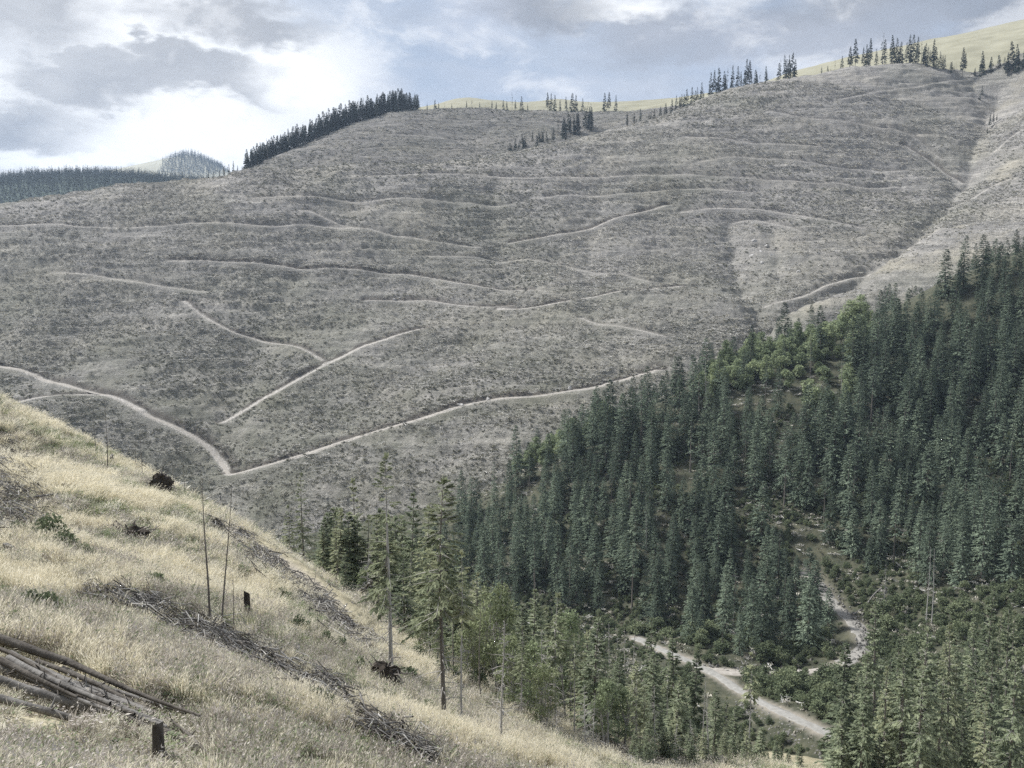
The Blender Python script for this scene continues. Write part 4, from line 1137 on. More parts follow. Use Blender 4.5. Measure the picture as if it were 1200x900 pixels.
for k, (q, yy, s, lb, gp) in enumerate([(884, 283, 2.6, 0, 0), (891, 295, 2.2, 0, 0), (899, 288, 3.0, 0, 0), (905, 300, 2.4, 0, 0), (881, 300, 2.2, 0, 0), (926, 316, 2.4, 0, 0), (936, 318, 2.6, 0, 0), (893, 308, 1.8, 0, 0),
                                        (668, 455, 1.6, 1, 1), (540, 474, 2.0, 1, 1), (527, 480, 1.6, 1, 1), (572, 468, 1.6, 1, 1), (826, 403, 2.6, 1, 1), (815, 402, 2.0, 1, 1),
                                        (528, 350, 2.0, 2, 2), (462, 351, 1.3, 2, 2), (468, 349, 1.2, 2, 2), (567, 357, 1.4, 2, 2)]):
    p = hit(q, yy, CG, 440)
    o = obj('rock', ROCKS[k % 4], None, p + np.array([0, 0, -s * 0.1]), (0.3 * math.sin(k), 0.2 * math.cos(k * 2), k * 1.3), (s * (1.0 + 0.4 * math.sin(k * 2.3)), s * 0.8, s * (0.8 + 0.3 * math.cos(k * 1.7))))
    tag(o, ['pale rock in the crumbling outcrop inside the bowl of the clear-cut', 'pale boulder on the bank above the lower logging track', 'pale boulder beside the middle track across the clear-cut'][lb], 'rock',
        ['rocks of the outcrop', 'boulders above the lower track', 'boulders on the middle track'][gp])

M_RUB = rock_mat('grey rubble', (0.12, 0.115, 0.105), (0.28, 0.27, 0.25))
RUBBLE = [r_.copy() for r_ in ROCKS]
for r_ in RUBBLE: r_.materials[0] = M_RUB
# stones of the stream bed and the road bank
rng = np.random.default_rng(77)
def along(c, n, spread_, seed):
    r = np.random.default_rng(seed); i = r.integers(0, len(c), n)
    p = c[i].copy(); p[:, :2] += r.normal(0, spread_, (n, 2)); return p
pp = np.vstack([along(STREAM, 500, 1.5, 1), along(ROAD_MAIN[:int(len(ROAD_MAIN) * 0.45)] + np.array([-3.6, -4.2, -0.5]), 420, 1.3, 2), along(ROAD_SIDE + np.array([0, 2.2, 0.2]), 120, 0.8, 3)])
zz = ground(pp[:, 0], pp[:, 1]); n = len(pp)
scatter('rubble', np.stack([pp[:, 0], pp[:, 1], zz + 0.05], -1), rng.uniform(0, 6, (n, 3)), rng.uniform(0.12, 0.45, n), rng.integers(0, 4, n), RUBBLE, 'grey rubble stones along the stream bed and gravel road', 'rubble')

# ------------------------------------------------------------------ trees between the grassy slope and the valley
def g1(x, y, h=NEAR): return float(ground(np.array([x]), np.array([y]))[0])
def at_dist(q, d):
    u = (q - 600) / FPX; y = d; x = u * d
    return np.array([x, y, g1(x, y)])
def height_to(p, top):
    v = (450 - top) / FPX; cp, sp = math.cos(PITCH), math.sin(PITCH)
    # height z at horizontal place p that projects to pixel row top
    k = (-sp + v * cp) / (cp + v * sp)
    return k * p[1] - p[2]
NEARKIND = {}
def nk(key_, *a, **k):
    if a[0] is spruce: k['split'] = True
    t, c = a[0](*a[1:], **k)
    NEARKIND[key_] = (t, c, a[1])
for i in range(3):
    nk('young%d' % i, spruce, 15, 2.9, 0.05, 280, 22, 700 + i, sl=0.62, sw=0.13, droop=0.35, gap=0.3, leaf_m=M_YOUNG, twig=True, name='young_spruce')
    nk('pale%d' % i, spruce, 16, 2.5, 0.15, 190, 24, 710 + i, sl=0.55, sw=0.11, droop=0.45, gap=0.5, leaf_m=M_PALE, twig=True, dead_low=26, name='pale_spruce')
    nk('dark%d' % i, spruce, 20, 2.9, 0.08, 240, 18, 720 + i, sl=0.8, sw=0.17, droop=0.45, gap=0.12, leaf_m=M_YOUNG, twig=True, dead_low=10, name='tall_spruce')
nk('half', spruce, 15, 2.0, 0.32, 100, 26, 731, sl=0.5, sw=0.09, droop=0.5, gap=0.5, leaf_m=M_PALE, twig=True, dead_low=30, one_side=0.45, trunk_r=0.15, bark_m=M_GREYWOOD, name='half_bare_spruce')
nk('broom', spruce, 13, 1.6, 0.42, 130, 26, 732, sl=0.42, sw=0.07, droop=0.5, gap=0.2, leaf_m=M_PALE, twig=True, dead_low=36, trunk_r=0.12, power=0.6, name='broom_spruce')
nk('thin', spruce, 10, 0.9, 0.62, 40, 16, 733, sl=0.4, sw=0.09, droop=0.5, gap=0.4, leaf_m=M_PALE, twig=True, dead_low=20, trunk_r=0.075, bark_m=M_GREYWOOD, name='thin_spruce')
nk('sick', spruce, 9, 1.2, 0.45, 60, 20, 734, sl=0.4, sw=0.08, droop=0.2, gap=0.3, leaf_m=M_PALE, twig=True, dead_low=60, trunk_r=0.10, bark_m=M_GREYWOOD, name='sick_spruce')
nk('birch0', broadleaf, 7, 1.5, 740, M_LEAF3, 26, 120, 0.14, 4, bark_m=M_GREYWOOD, name='birch')
nk('birch1', broadleaf, 6, 1.3, 741, M_LEAF, 22, 110, 0.14, 3, bark_m=M_GREYWOOD, name='birch')
nk('dead0', dead_tree, 8, 1.5, 46, 750, cb=0.25)
nk('dead1', dead_tree, 6, 1.3, 60, 751, cb=0.10)
nk('dead2', dead_tree, 12, 1.2, 30, 752, cb=0.4)
nk('pole0', dead_tree, 8, 0.4, 0, 753, r0=0.075, m=M_BARK)
nk('pole1', dead_tree, 8, 0.4, 0, 754, r0=0.065, m=M_BARK, lean=0.09)
nk('pole2', dead_tree, 5, 0.35, 5, 755, r0=0.065, m=M_BARK, sub=1)
nk('pole3', dead_tree, 6, 0.3, 0, 756, r0=0.06, m=M_BARK, lean=0.28)
ONAMES = {'young': 'young_spruce', 'pale': 'pale_spruce', 'dark': 'tall_spruce', 'half': 'half_bare_spruce', 'broom': 'half_bare_spruce', 'thin': 'half_bare_spruce', 'sick': 'half_bare_spruce', 'birch': 'birch_tree', 'dead': 'dead_tree', 'pole': 'bare_pole_tree'}
def plant(kind, p, h, label, group=None, wide=1.0, rz=None):
    t, c, H = NEARKIND[kind]
    base = kind.rstrip('0123456789')
    second = 'branch_set' if base in ('dead', 'pole') else 'crown'
    K = Kind(ONAMES[base], [('trunk', t), (second, c)], H)
    return K.put(p - np.array([0, 0, 0.15]), h, RNG.uniform(0, 6.28) if rz is None else rz, label, 'tree', group, wide)
# single trees that stand out, from the foot of each trunk
for kind, q, by_, ty, lb, wd, rz in [
    ('half', 458, 792, 528, 'tall half-bare spruce with pale stem and a few tufts beside the big root plate', 1.15, 0.0),
    ('broom', 520, 852, 555, 'tall spruce with bushy yellow-green top above a long bare trunk', 1.25, 1.0),
    ('thin', 541, 862, 640, 'thin bare-stemmed spruce next to the bushy-topped spruce', 1.0, 2.0),
    ('dead0', 588, 886, 722, 'leafless grey dead tree in front of the silvery birch', 1.0, 0.4),
    ('sick', 651, 857, 692, 'dying spruce with straight pale trunk and thin crown above the brush heap', 1.25, 0.9),
    ('thin', 739, 878, 790, 'short bare-stemmed spruce at the lower end of the brush heap', 1.5, 0.1),
    ('pole0', 246, 735, 556, 'bare thin grey pole standing left of the leaning pole', 1.0, 0.2),
    ('pole1', 259, 744, 562, 'bare thin pole leaning right between two upright poles', 0.9, 0.1),
    ('pole2', 274, 749, 668, 'shortest bare pole of the three beside the black stump', 0.8, 0.0),
    ('pole3', 360, 722, 660, 'slanting bare sapling stem below the slash track', 0.8, 0.0)]:
    p = hit(q, by_, [NEAR])
    plant(kind, p, height_to(p, ty), lb, None, wd, rz)
for q, by_, ty in ((126, 556, 462), (131, 542, 520), (167, 562, 498), (141, 536, 500), (185, 566, 518), (204, 578, 522), (217, 585, 528), (236, 597, 535), (112, 530, 488), (160, 552, 512)):
    p = hit(q, by_ + 2, [NEAR])
    if p is None: p = at_dist(q, 118)
    plant('pole%d' % (0 if by_ - ty > 55 else 2), p, max(2.0, height_to(p, ty)), 'thin bare grey pole along the upper edge of the grassy slope', 'bare poles on the slope edge', 0.8)
# trees rooted out of sight below the slope edge
T_LIST = [('pale0', 412, 105, 558, 'pale green spruce behind the slash track, left of the half-bare tall spruce'), ('young0', 393, 100, 592, 0), ('pale1', 350, 120, 552, 'sparse greyish spruce standing behind the slash track and leaning poles'), ('young1', 382, 112, 600, 0), ('sick', 333, 124, 590, 0),
          ('pale2', 440, 92, 600, 0), ('dead1', 428, 88, 632, 'leafless twiggy grey tree between pale spruces behind the root plate'), ('young2', 482, 92, 575, 0), ('pale0', 500, 84, 590, 0), ('young0', 470, 76, 655, 0), ('young1', 500, 72, 665, 0), ('young2', 538, 78, 650, 0), ('pale1', 560, 76, 668, 0), ('young0', 432, 84, 690, 0),
          ('birch0', 583, 66, 672, 'silvery pale birch behind the grey dead tree'), ('young1', 612, 72, 705, 0), ('young2', 628, 84, 688, 0), ('birch1', 668, 74, 708, 'small pale birch right of the dying spruce'), ('young0', 702, 68, 722, 'dense bright green young spruce right of the dying spruce'), ('dead1', 690, 58, 800, 'small dead grey spruce in front of the dense young spruce'),
          ('young1', 730, 76, 768, 0), ('pale2', 748, 70, 772, 0), ('young2', 772, 84, 762, 0), ('dark0', 795, 88, 746, 0), ('pale0', 762, 66, 802, 0), ('young0', 802, 76, 795, 0), ('dark1', 822, 92, 762, 0), ('young1', 848, 84, 806, 0), ('young2', 872, 98, 828, 0), ('thin', 890, 92, 762, 'bare-stemmed young spruce among the green ones below the gravel road'), ('young2', 905, 100, 850, 0), ('young0', 640, 90, 720, 0), ('young2', 660, 95, 735, 0), ('young0', 590, 92, 690, 0), ('young1', 570, 98, 680, 0), ('young1', 520, 100, 640, 0), ('young2', 455, 108, 620, 0),
          ('dead2', 840, 78, 815, 'bare grey dead stem in the young spruces below the gravel road'), ('dead1', 800, 68, 845, 'twiggy grey dead tree in the young spruces at the slope foot'), ('dead0', 818, 74, 840, 0),
          ('dark0', 1005, 132, 752, 'tall spruce standing before the bend of the stony stream bed'), ('dark1', 1016, 142, 792, 0), ('dark2', 1042, 138, 702, 'tallest dark spruce before the twin dead trunks'), ('dark0', 1062, 150, 770, 0), ('dark1', 1100, 140, 805, 0), ('dark2', 1130, 152, 792, 0), ('dark0', 1178, 150, 690, 'tall drooping spruce at the right end of the valley trees'), ('dark1', 1160, 165, 722, 0), ('dark2', 1202, 152, 705, 0), ('young1', 952, 122, 874, 0), ('young2', 1022, 112, 852, 0), ('young0', 1082, 118, 822, 0), ('young1', 1150, 122, 832, 0), ('dark1', 1196, 128, 795, 0), ('young2', 1115, 128, 850, 0), ('dark0', 1030, 160, 780, 0), ('dark1', 1090, 175, 760, 0), ('dark2', 1140, 185, 740, 0), ('young0', 1000, 135, 825, 0), ('young1', 1000, 120, 840, 0), ('young0', 1050, 110, 860, 0), ('pale1', 1180, 112, 820, 0), ('young2', 880, 88, 850, 0), ('young0', 925, 108, 866, 0), ('pale0', 860, 80, 850, 0), ('young1', 780, 74, 830, 0), ('young2', 820, 70, 860, 0), ('dead2', 1122, 118, 842, 'bare dead trunk among the spruces past the gravel road'),
          ('dead2', 718, 150, 728, 1), ('dead1', 735, 155, 735, 1), ('dead1', 748, 150, 742, 1), ('dark2', 771, 165, 722, 0), ('dead1', 726, 140, 745, 1)]
for kind, q, d, top_, lb in T_LIST:
    p = at_dist(q, d); h = height_to(p, top_)
    base = kind.rstrip('0123456789')
    gp = None
    if lb == 0:
        if q > 930: lb, gp = 'green spruce in the stand between the gravel road and stream bed bend', 'valley spruces past the gravel road'
        elif q > 690: lb, gp = 'green young spruce between the brush heap and the gravel road', 'young spruces below the gravel road'
        elif q > 470: lb, gp = 'green young spruce behind the bushy-topped spruce and the birches', 'young spruces behind the birches'
        else: lb, gp = 'green young spruce below the slash track and root plate', 'young spruces below the slash track'
        if base in ('dead', 'sick', 'thin'): lb = lb.replace('green young spruce', 'withered grey tree'); gp = gp.replace('young spruces', 'withered trees')
    elif lb == 1: lb, gp = 'small dead grey tree beside the far end of the gravel road', 'dead trees at the end of the gravel road'
    lim = {'young': 15, 'pale': 19, 'dark': 30, 'dead': 16, 'birch': 9, 'sick': 14, 'thin': 14}[base]
    h = min(max(h, 2.5), lim * 1.6)
    plant(kind, p, h, lb, gp, RNG.uniform(0.9, 1.1) * min(1.35, max(0.75, 1.25 * lim / (h + lim * 0.4))))
# the rest of the belt: young spruces filling the hollow below the slope edge
CX, CY = zip(*[(370, 590), (420, 578), (480, 600), (520, 622), (560, 672), (600, 690), (640, 692), (700, 728), (760, 766), (820, 790), (855, 806), (880, 832), (920, 856), (978, 888), (1000, 830), (1020, 770), (1050, 730), (1200, 700)])
for k in range(285):
    q = RNG.uniform(372, 1210) if k < 150 else RNG.uniform(920, 1215); d = RNG.uniform(72, 140) if q < 900 else RNG.uniform(105, 215)
    if q < 470: d = max(d, 95)
    if k >= 230: q = RNG.uniform(372, 640); d = RNG.uniform(78, 135)
    p = at_dist(q, d)
    if not clear_of_roads([p[0]], [p[1]], 4.0)[0]: continue
    h = height_to(p, np.interp(q, CX, CY) + abs(RNG.normal(0, 42)) + 6)
    if q > 900: h = min(h, RNG.uniform(16, 27))
    if h < 2.5 or h > 27: continue
    kind = ['young0', 'young1', 'pale1', 'pale0', 'pale2', 'dark1', 'dark2', 'young2'][int(RNG.integers(0, 5 if q < 900 else 8))]
    if q > 930: lb, gp = 'green spruce in the stand between the gravel road and stream bed bend', 'valley spruces past the gravel road'
    elif q > 690: lb, gp = 'green young spruce between the brush heap and the gravel road', 'young spruces below the gravel road'
    elif q > 470: lb, gp = 'green young spruce behind the bushy-topped spruce and the birches', 'young spruces behind the birches'
    else: lb, gp = 'green young spruce below the slash track and root plate', 'young spruces below the slash track'
    lb = ('tall ' if h > 17 else 'middling ' if h > 11 else 'small ') + ('pale ' if kind[0] == 'p' else '') + lb
    plant(kind, p, h, lb, gp, min(1.4, max(0.9, 15 / h)))
# pale birches in the belt and low growth on the last of the grassy slope
for q, d, top_ in [(395, 100, 628), (425, 92, 660), (448, 82, 690), (492, 70, 720), (512, 66, 735), (548, 66, 720), (598, 62, 735), (625, 64, 745), (640, 60, 770), (470, 80, 690), (560, 70, 705), (715, 64, 790), (735, 68, 800)]:
    p = at_dist(q, d); h = min(9.5, height_to(p, top_))
    if h < 2.5: continue
    plant('birch%d' % (q % 2), p, h, 'pale leafy birch in the young spruce belt below the slope edge', 'birches in the young spruce belt', 1.0)
for q in np.arange(745, 985, 6.0):
    p = hit(q + RNG.uniform(-3, 3), RNG.uniform(893, 904), [NEAR])
    if p is None or p[1] > 150: continue
    plant(['young0', 'young1', 'pale0'][int(RNG.integers(0, 3))], p, RNG.uniform(1.6, 3.8), 'small young spruce at the lower edge of the grassy slope', 'small spruces on the lower slope edge', 1.25)
# bare and half-bare stems standing in front of the belt
for kind, q, d, top_ in [('thin', 405, 96, 640), ('pole0', 440, 86, 650), ('sick', 478, 78, 640), ('thin', 500, 66, 690), ('pole0', 562, 60, 700), ('sick', 612, 60, 730), ('dead0', 634, 62, 735), ('thin', 676, 64, 740), ('pole0', 715, 66, 765), ('sick', 752, 66, 790), ('dead0', 775, 70, 800), ('thin', 790, 78, 770), ('pole0', 812, 76, 805), ('dead2', 835, 80, 790), ('sick', 862, 86, 815), ('dead0', 700, 60, 810), ('dead1', 655, 56, 830), ('pole0', 530, 64, 690)]:
    p = at_dist(q, d); h = max(3.0, height_to(p, top_))
    if h > 18: continue
    side = 'behind the bushy-topped spruce' if q < 570 else 'beside the brush heap' if q < 720 else 'among the young spruces'
    plant(kind, p, h, {'thin': 'bare-stemmed spruce with a small tuft of a crown ', 'pole': 'bare grey pole without branches ', 'sick': 'dying thin-crowned spruce ', 'dead': 'leafless grey dead tree '}[kind.rstrip('0123456789')] + side, 'bare stems ' + side, 0.9)
# dead trunks on the far side of the valley
for q, by_, ty, kd, lb, wd in [(1085, 738, 640, 'dead2', 'left of the twin bleached dead trunks on the valley floor', 0.7), (1091, 738, 642, 'dead2', 'right of the twin bleached dead trunks on the valley floor', 0.7), (1035, 722, 660, 'dead1', 'drooping grey dead spruce beside the fallen log', 1.0), (757, 655, 585, 'dead2', 'pale bare trunk inside the dark forest tongue', 0.6), (826, 492, 425, 'dead1', 'pale grey dead spruce at the forest edge under the clear-cut', 0.8), (985, 478, 420, 'dead2', 'bare dead trunk among the broadleaf trees', 0.6), (1112, 520, 455, 'dead1', 'grey thin dead spruce high in the dark forest', 0.7)]:
    p = hit(q, by_, [RIGHT], 130)
    plant(kd, p, height_to(p, ty), lb, None, wd)

# ------------------------------------------------------------------ stumps, logs, root plates
def log_mat(name, c0, c1):
    m, nt, b = mat(name)
    c = n_ramp(nt, n_noise(nt, 2.2, 6, 0.7, n_pos(nt), 0.8), [(0.28, c0), (0.5, tuple((p + q) / 2 for p, q in zip(c0, c1))), (0.72, c1)])
    nt.links.new(c, b.inputs['Base Color']); n_bump(nt, b, n_noise(nt, 14, 4, 0.6, n_pos(nt)), 0.8, 0.03); return m
M_LOG = log_mat('weathered log', (0.055, 0.05, 0.045), (0.27, 0.258, 0.24))
M_DARKLOG = log_mat('dark barked log', (0.035, 0.03, 0.026), (0.16, 0.145, 0.125))
def log(p0, p1, r0, r1, seed, label, group=None, m=None, stubs=4, sag=0.05, parts=True, name='log'):
    rng = np.random.default_rng(seed)
    L = np.linalg.norm(p1 - p0); n = max(5, int(L / 0.5))
    q = np.linspace(0, 1, n)
    path = (p1 - p0)[None] * q[:, None]
    path[:, 2] -= sag * np.sin(q * np.pi) * L * 0.2
    bow = rng.normal(0, 0.018 * L, 3)
    path += np.sin(q * np.pi * rng.uniform(0.8, 1.8))[:, None] * bow[None] * np.array([1, 1, 0.4]) + np.cumsum(rng.normal(0, 0.006 * L / n ** 0.5, path.shape), 0) * 0.5
    rad = r0 + (r1 - r0) * q; rad = rad * (1 + rng.normal(0, 0.02, n))
    S_ = Soup(); sides = 9
    V, F = tube(path, rad, sides); V = V + rng.normal(0, 0.004, V.shape); S_.add(V, F, 0)
    for k in range(stubs):
        i = rng.integers(1, n - 1); a = rng.normal(0, 1, 3); a /= np.linalg.norm(a)
        V2, F2 = tube(np.array([path[i], path[i] + a * (rad[i] + rng.uniform(0.06, 0.3))]), [0.025, 0.010], 4); S_.add(V2, F2, 0)
    o = obj(name, S_.mesh(name, [m or M_LOG], True), None, p0)
    tag(o, label, 'log', group)
    if parts:
        for e, ri in ((0, 0), (-1, n - 1)):
            ring = V[ri * sides:(ri + 1) * sides]; d = path[-1] - path[-2] if e else path[0] - path[1]
            c = ring.mean(0) + d / np.linalg.norm(d) * 0.004
            vv = np.vstack([ring + d / np.linalg.norm(d) * 0.003, c]); ff = np.array([[j, (j + 1) % sides, sides] for j in range(sides)])
            obj('cut_end', mesh_from('cut_end', vv, ff, M_ENDGRAIN), o)
    return o
def nh(q, yy, up=0.0):
    p = hit(q, yy, [NEAR]); return p + np.array([0, 0, up])
def flat_log(a, b, ra, rb, up, seed, label, group=None, **k):
    pa, pb = nh(*a), nh(*b)
    s_ = np.linspace(0, 1, 12); ln_ = pa + (pb - pa) * s_[:, None]
    up = up + 0.9 * max(0.0, float((NEAR(ln_[:, 0], ln_[:, 1]) + rough_near(ln_[:, 0], ln_[:, 1], 0) - ln_[:, 2]).max()))
    return log(pa + np.array([0, 0, up]), pb + np.array([0, 0, up * 0.8]), ra, rb, seed, label, group, **k)
px_m = 20.0 / FPX      # metres per pixel near the log heap
flat_log((-40, 760), (80, 795), 0.13, 0.09, 0.42, 801, 'dark log with broken end lying on top of the foreground heap', m=M_DARKLOG, stubs=6)
flat_log((-40, 784), (98, 832), 0.13, 0.07, 0.30, 802, 'thickest grey log of the foreground heap, under the dark log')
flat_log((-40, 800), (176, 862), 0.10, 0.085, 0.22, 803, 'long pale log running down to the broken stump')
flat_log((-40, 818), (90, 852), 0.085, 0.07, 0.16, 804, 'lowest pale log of the foreground heap, ending short')
flat_log((38, 796), (186, 854), 0.05, 0.04, 0.22, 805, 'thin dark pole behind the long pale log', m=M_DARKLOG)
flat_log((70, 812), (234, 876), 0.045, 0.03, 0.16, 806, 'thin pole passing behind the broken stump', m=M_DARKLOG)
flat_log((100, 806), (146, 833), 0.11, 0.10, 0.10, 807, 'short straw-coloured log in the grass above the heap')
flat_log((188, 868), (236, 892), 0.12, 0.08, 0.14, 808, 'short dark log lying past the broken stump', m=M_DARKLOG)
flat_log((190, 850), (256, 908), 0.03, 0.02, 0.25, 809, 'thin stick sloping down past the broken stump', m=M_DARKLOG, parts=False)
flat_log((20, 790), (150, 852), 0.035, 0.025, 0.30, 810, 'thin grey pole lying across the foreground logs', parts=False)
prng = np.random.default_rng(5)
for k in range(16):
    a = (prng.uniform(-40, 90), prng.uniform(772, 806)); a = (a[0], a[1] + max(0, a[0]) * 0.3); b = (a[0] + prng.uniform(90, 165), 0)
    b = (b[0], a[1] + (b[0] - a[0]) * prng.uniform(0.36, 0.44))
    flat_log(a, b, prng.uniform(0.04, 0.08), prng.uniform(0.025, 0.055), prng.uniform(0.18, 0.5), 850 + k, 'thin weathered pole among the thicker logs of the foreground heap', 'thin poles in the foreground heap', m=[M_LOG, M_DARKLOG][k % 2], parts=False, stubs=7)
flat_log((-20, 888), (48, 902), 0.13, 0.12, 0.02, 811, 'dark rotten log half sunk in grass below the heap', m=M_ROOT)
flat_log((610, 822), (760, 905), 0.12, 0.07, 0.15, 812, 'long dark log along the brush heap below the dying spruce', m=M_DARKLOG)
flat_log((470, 862), (500, 885), 0.07, 0.05, 0.10, 813, 'short grey log in the grass below the root plate')
flat_log((318, 640), (350, 690), 0.16, 0.12, 0.25, 814, 'long bleached trunk lying in the slash track')
flat_log((330, 660), (372, 700), 0.10, 0.07, 0.30, 815, 'thin bleached trunk lying along the slash track')
flat_log((66, 588), (84, 606), 0.16, 0.10, 0.35, 816, 'short bright bleached log in the slash at the slope top')
flat_log((40, 590), (72, 584), 0.08, 0.06, 0.35, 817, 'thin bleached log across the slash at the slope top')
flat_log((330, 830), (372, 852), 0.06, 0.04, 0.12, 818, 'thin log at the lower end of the slash windrow')
flat_log((74, 552), (83, 538), 0.09, 0.04, 0.35, 819, 'short bleached branch standing out of the grass at the slope top', parts=False)
for k, (a, b) in enumerate((((395, 670), (425, 720)), ((372, 612), (402, 668)), ((350, 612), (384, 655)))):
    pa, pb = at_dist(a[0], 92), at_dist(b[0], 90)
    log(pa + np.array([0, 0, 2.2 - 0.4 * k]), pb + np.array([0, 0, 0.4]), 0.10, 0.06, 830 + k, 'bleached fallen stem propped on the slash track edge', 'propped stems on the slash track', parts=False)
p0, p1 = hit(1000, 722, [RIGHT], 130), hit(1034, 694, [RIGHT], 130)
log(p0 + np.array([0, 0, 0.5]), p1 + np.array([0, 0, 1.2]), 0.32, 0.22, 840, 'bleached fallen trunk lying beside the stony stream bed')

def stump(p, r, h, seed, label, m=None, group=None):
    rng = np.random.default_rng(seed); S_ = Soup()
    sides = 12; a = np.arange(sides) * 2 * np.pi / sides
    flare = 1 + 0.35 * np.maximum(0, np.sin(a * 2.5 + seed))
    rows = []
    for zz, k in ((-0.25, 1.5), (0.05, 1.25), (0.3, 1.05), (1.0, 0.95)):
        rr = r * (k * (flare if k > 1.1 else 1 + 0.08 * np.sin(a * 3 + seed))) * (1 + rng.normal(0, 0.03, sides))
        zt = zz * h + (0.10 * np.cos(a + 0.9 * seed) if zz == 1.0 else 0) + (np.clip(rng.normal(0, 0.025, sides), -0.05, 0.06) if zz == 1.0 else 0)
        rows.append(np.stack([rr * np.cos(a), rr * np.sin(a), np.broadcast_to(zt, (sides,))], -1))
    V = np.vstack(rows); i = np.arange(3)[:, None] * sides; j = np.arange(sides)[None]
    F = np.stack([i + j, i + (j + 1) % sides, i + sides + (j + 1) % sides, i + sides + j], -1).reshape(-1, 4); S_.add(V, F)
    o = obj('stump', S_.mesh('stump', [m or M_BARK], True), None, p); tag(o, label, 'stump', group)
    ring = rows[-1]; vv = np.vstack([ring, ring.mean(0) - np.array([0, 0, 0.03])]); ff = np.array([[q, (q + 1) % sides, sides] for q in range(sides)])
    obj('cut_face', mesh_from('cut_face', vv, ff, M_LOG), o)
    return o
stump(nh(186, 890), 0.11, 0.65, 1, 'broken dark stump standing at the end of the long pale log', M_DARKLOG)
stump(nh(290, 728), 0.15, 1.4, 2, 'tall black stump standing alone below the three bare poles', M_ROOT)
stump(nh(11, 655), 0.24, 0.65, 3, 'old cut stump below the slash at the slope top')
stump(nh(588, 852), 0.16, 1.0, 4, 'tall grey stump beside the brush heap', M_GREYWOOD)
stump(nh(348, 772), 0.16, 0.6, 5, 'pale stump in the grass beside the slash windrow', M_GREYWOOD)
stump(nh(131, 548), 0.22, 1.4, 6, 'short snapped trunk on the skyline edge of the grassy slope')
stump(nh(625, 868), 0.13, 0.8, 7, 'slim grey stump in the green herbs below the brush heap', M_GREYWOOD)

def root_plate(p, w, h, seed, label, nroot=34):
    """torn-up root plate: lumpy soil disc standing on edge with roots poking out of it"""
    rng = np.random.default_rng(seed)
    import bmesh
    bm = bmesh.new(); bmesh.ops.create_icosphere(bm, subdivisions=3, radius=1.0)
    for v in bm.verts:
        q = np.array(v.co); k = 1 + 0.22 * math.sin(5 * q[0] + seed) * math.sin(4 * q[2] + 1.3 * seed) + rng.normal(0, 0.16)
        v.co = Vector((q[0] * k * w / 2, q[1] * k * w * 0.28, q[2] * k * h / 2 + h * 0.42))
    me = bpy.data.meshes.new('soil'); bm.to_mesh(me); bm.free(); me.materials.append(M_ROOT)
    r = empty('root_plate', p, rng.uniform(-0.4, 0.4)); tag(r, label, 'root plate')
    obj('soil_clump', me, r)
    S_ = Soup()
    for k in range(nroot):
        a = rng.uniform(0, 6.28); d = np.array([math.cos(a), rng.normal(0, 0.4), math.sin(a) * 0.9])
        b = np.array([d[0] * w * 0.35, d[1] * w * 0.15, h * 0.42 + d[2] * h * 0.35]); L = w * rng.uniform(0.15, 0.5)
        mid = b + d * L * 0.6 + rng.normal(0, 0.08 * w, 3)
        V, F = tube(np.array([b, mid, b + d * L + rng.normal(0, 0.12 * w, 3)]), [0.05 * w ** 0.5, 0.03 * w ** 0.5, 0.012], 5); S_.add(V, F)
    obj('roots', S_.mesh('roots', [M_BARK], True), r)
    return r
root_plate(nh(447, 806), 1.7, 1.4, 11, 'large dark torn-up root plate at the foot of the half-bare tall spruce', 48)
root_plate(nh(189, 582), 2.2, 2.4, 12, 'big black root plate on the skyline edge of the grassy slope', 48)
root_plate(nh(152, 632), 2.2, 1.0, 13, 'low dark root clump in the middle of the golden grass')
root_plate(nh(384, 696), 1.0, 0.8, 14, 'small dark root clump beside the slanting sapling stem')
root_plate(nh(281, 712), 0.9, 0.5, 15, 'small dark root clump beside the tall black stump')
root_plate(nh(75, 578), 0.9, 0.8, 16, 'small dark root clump under the short bleached branch at the slope top')
root_plate(nh(10, 535), 1.2, 0.9, 17, 'dark root clump in the slash at the top of the grassy slope')

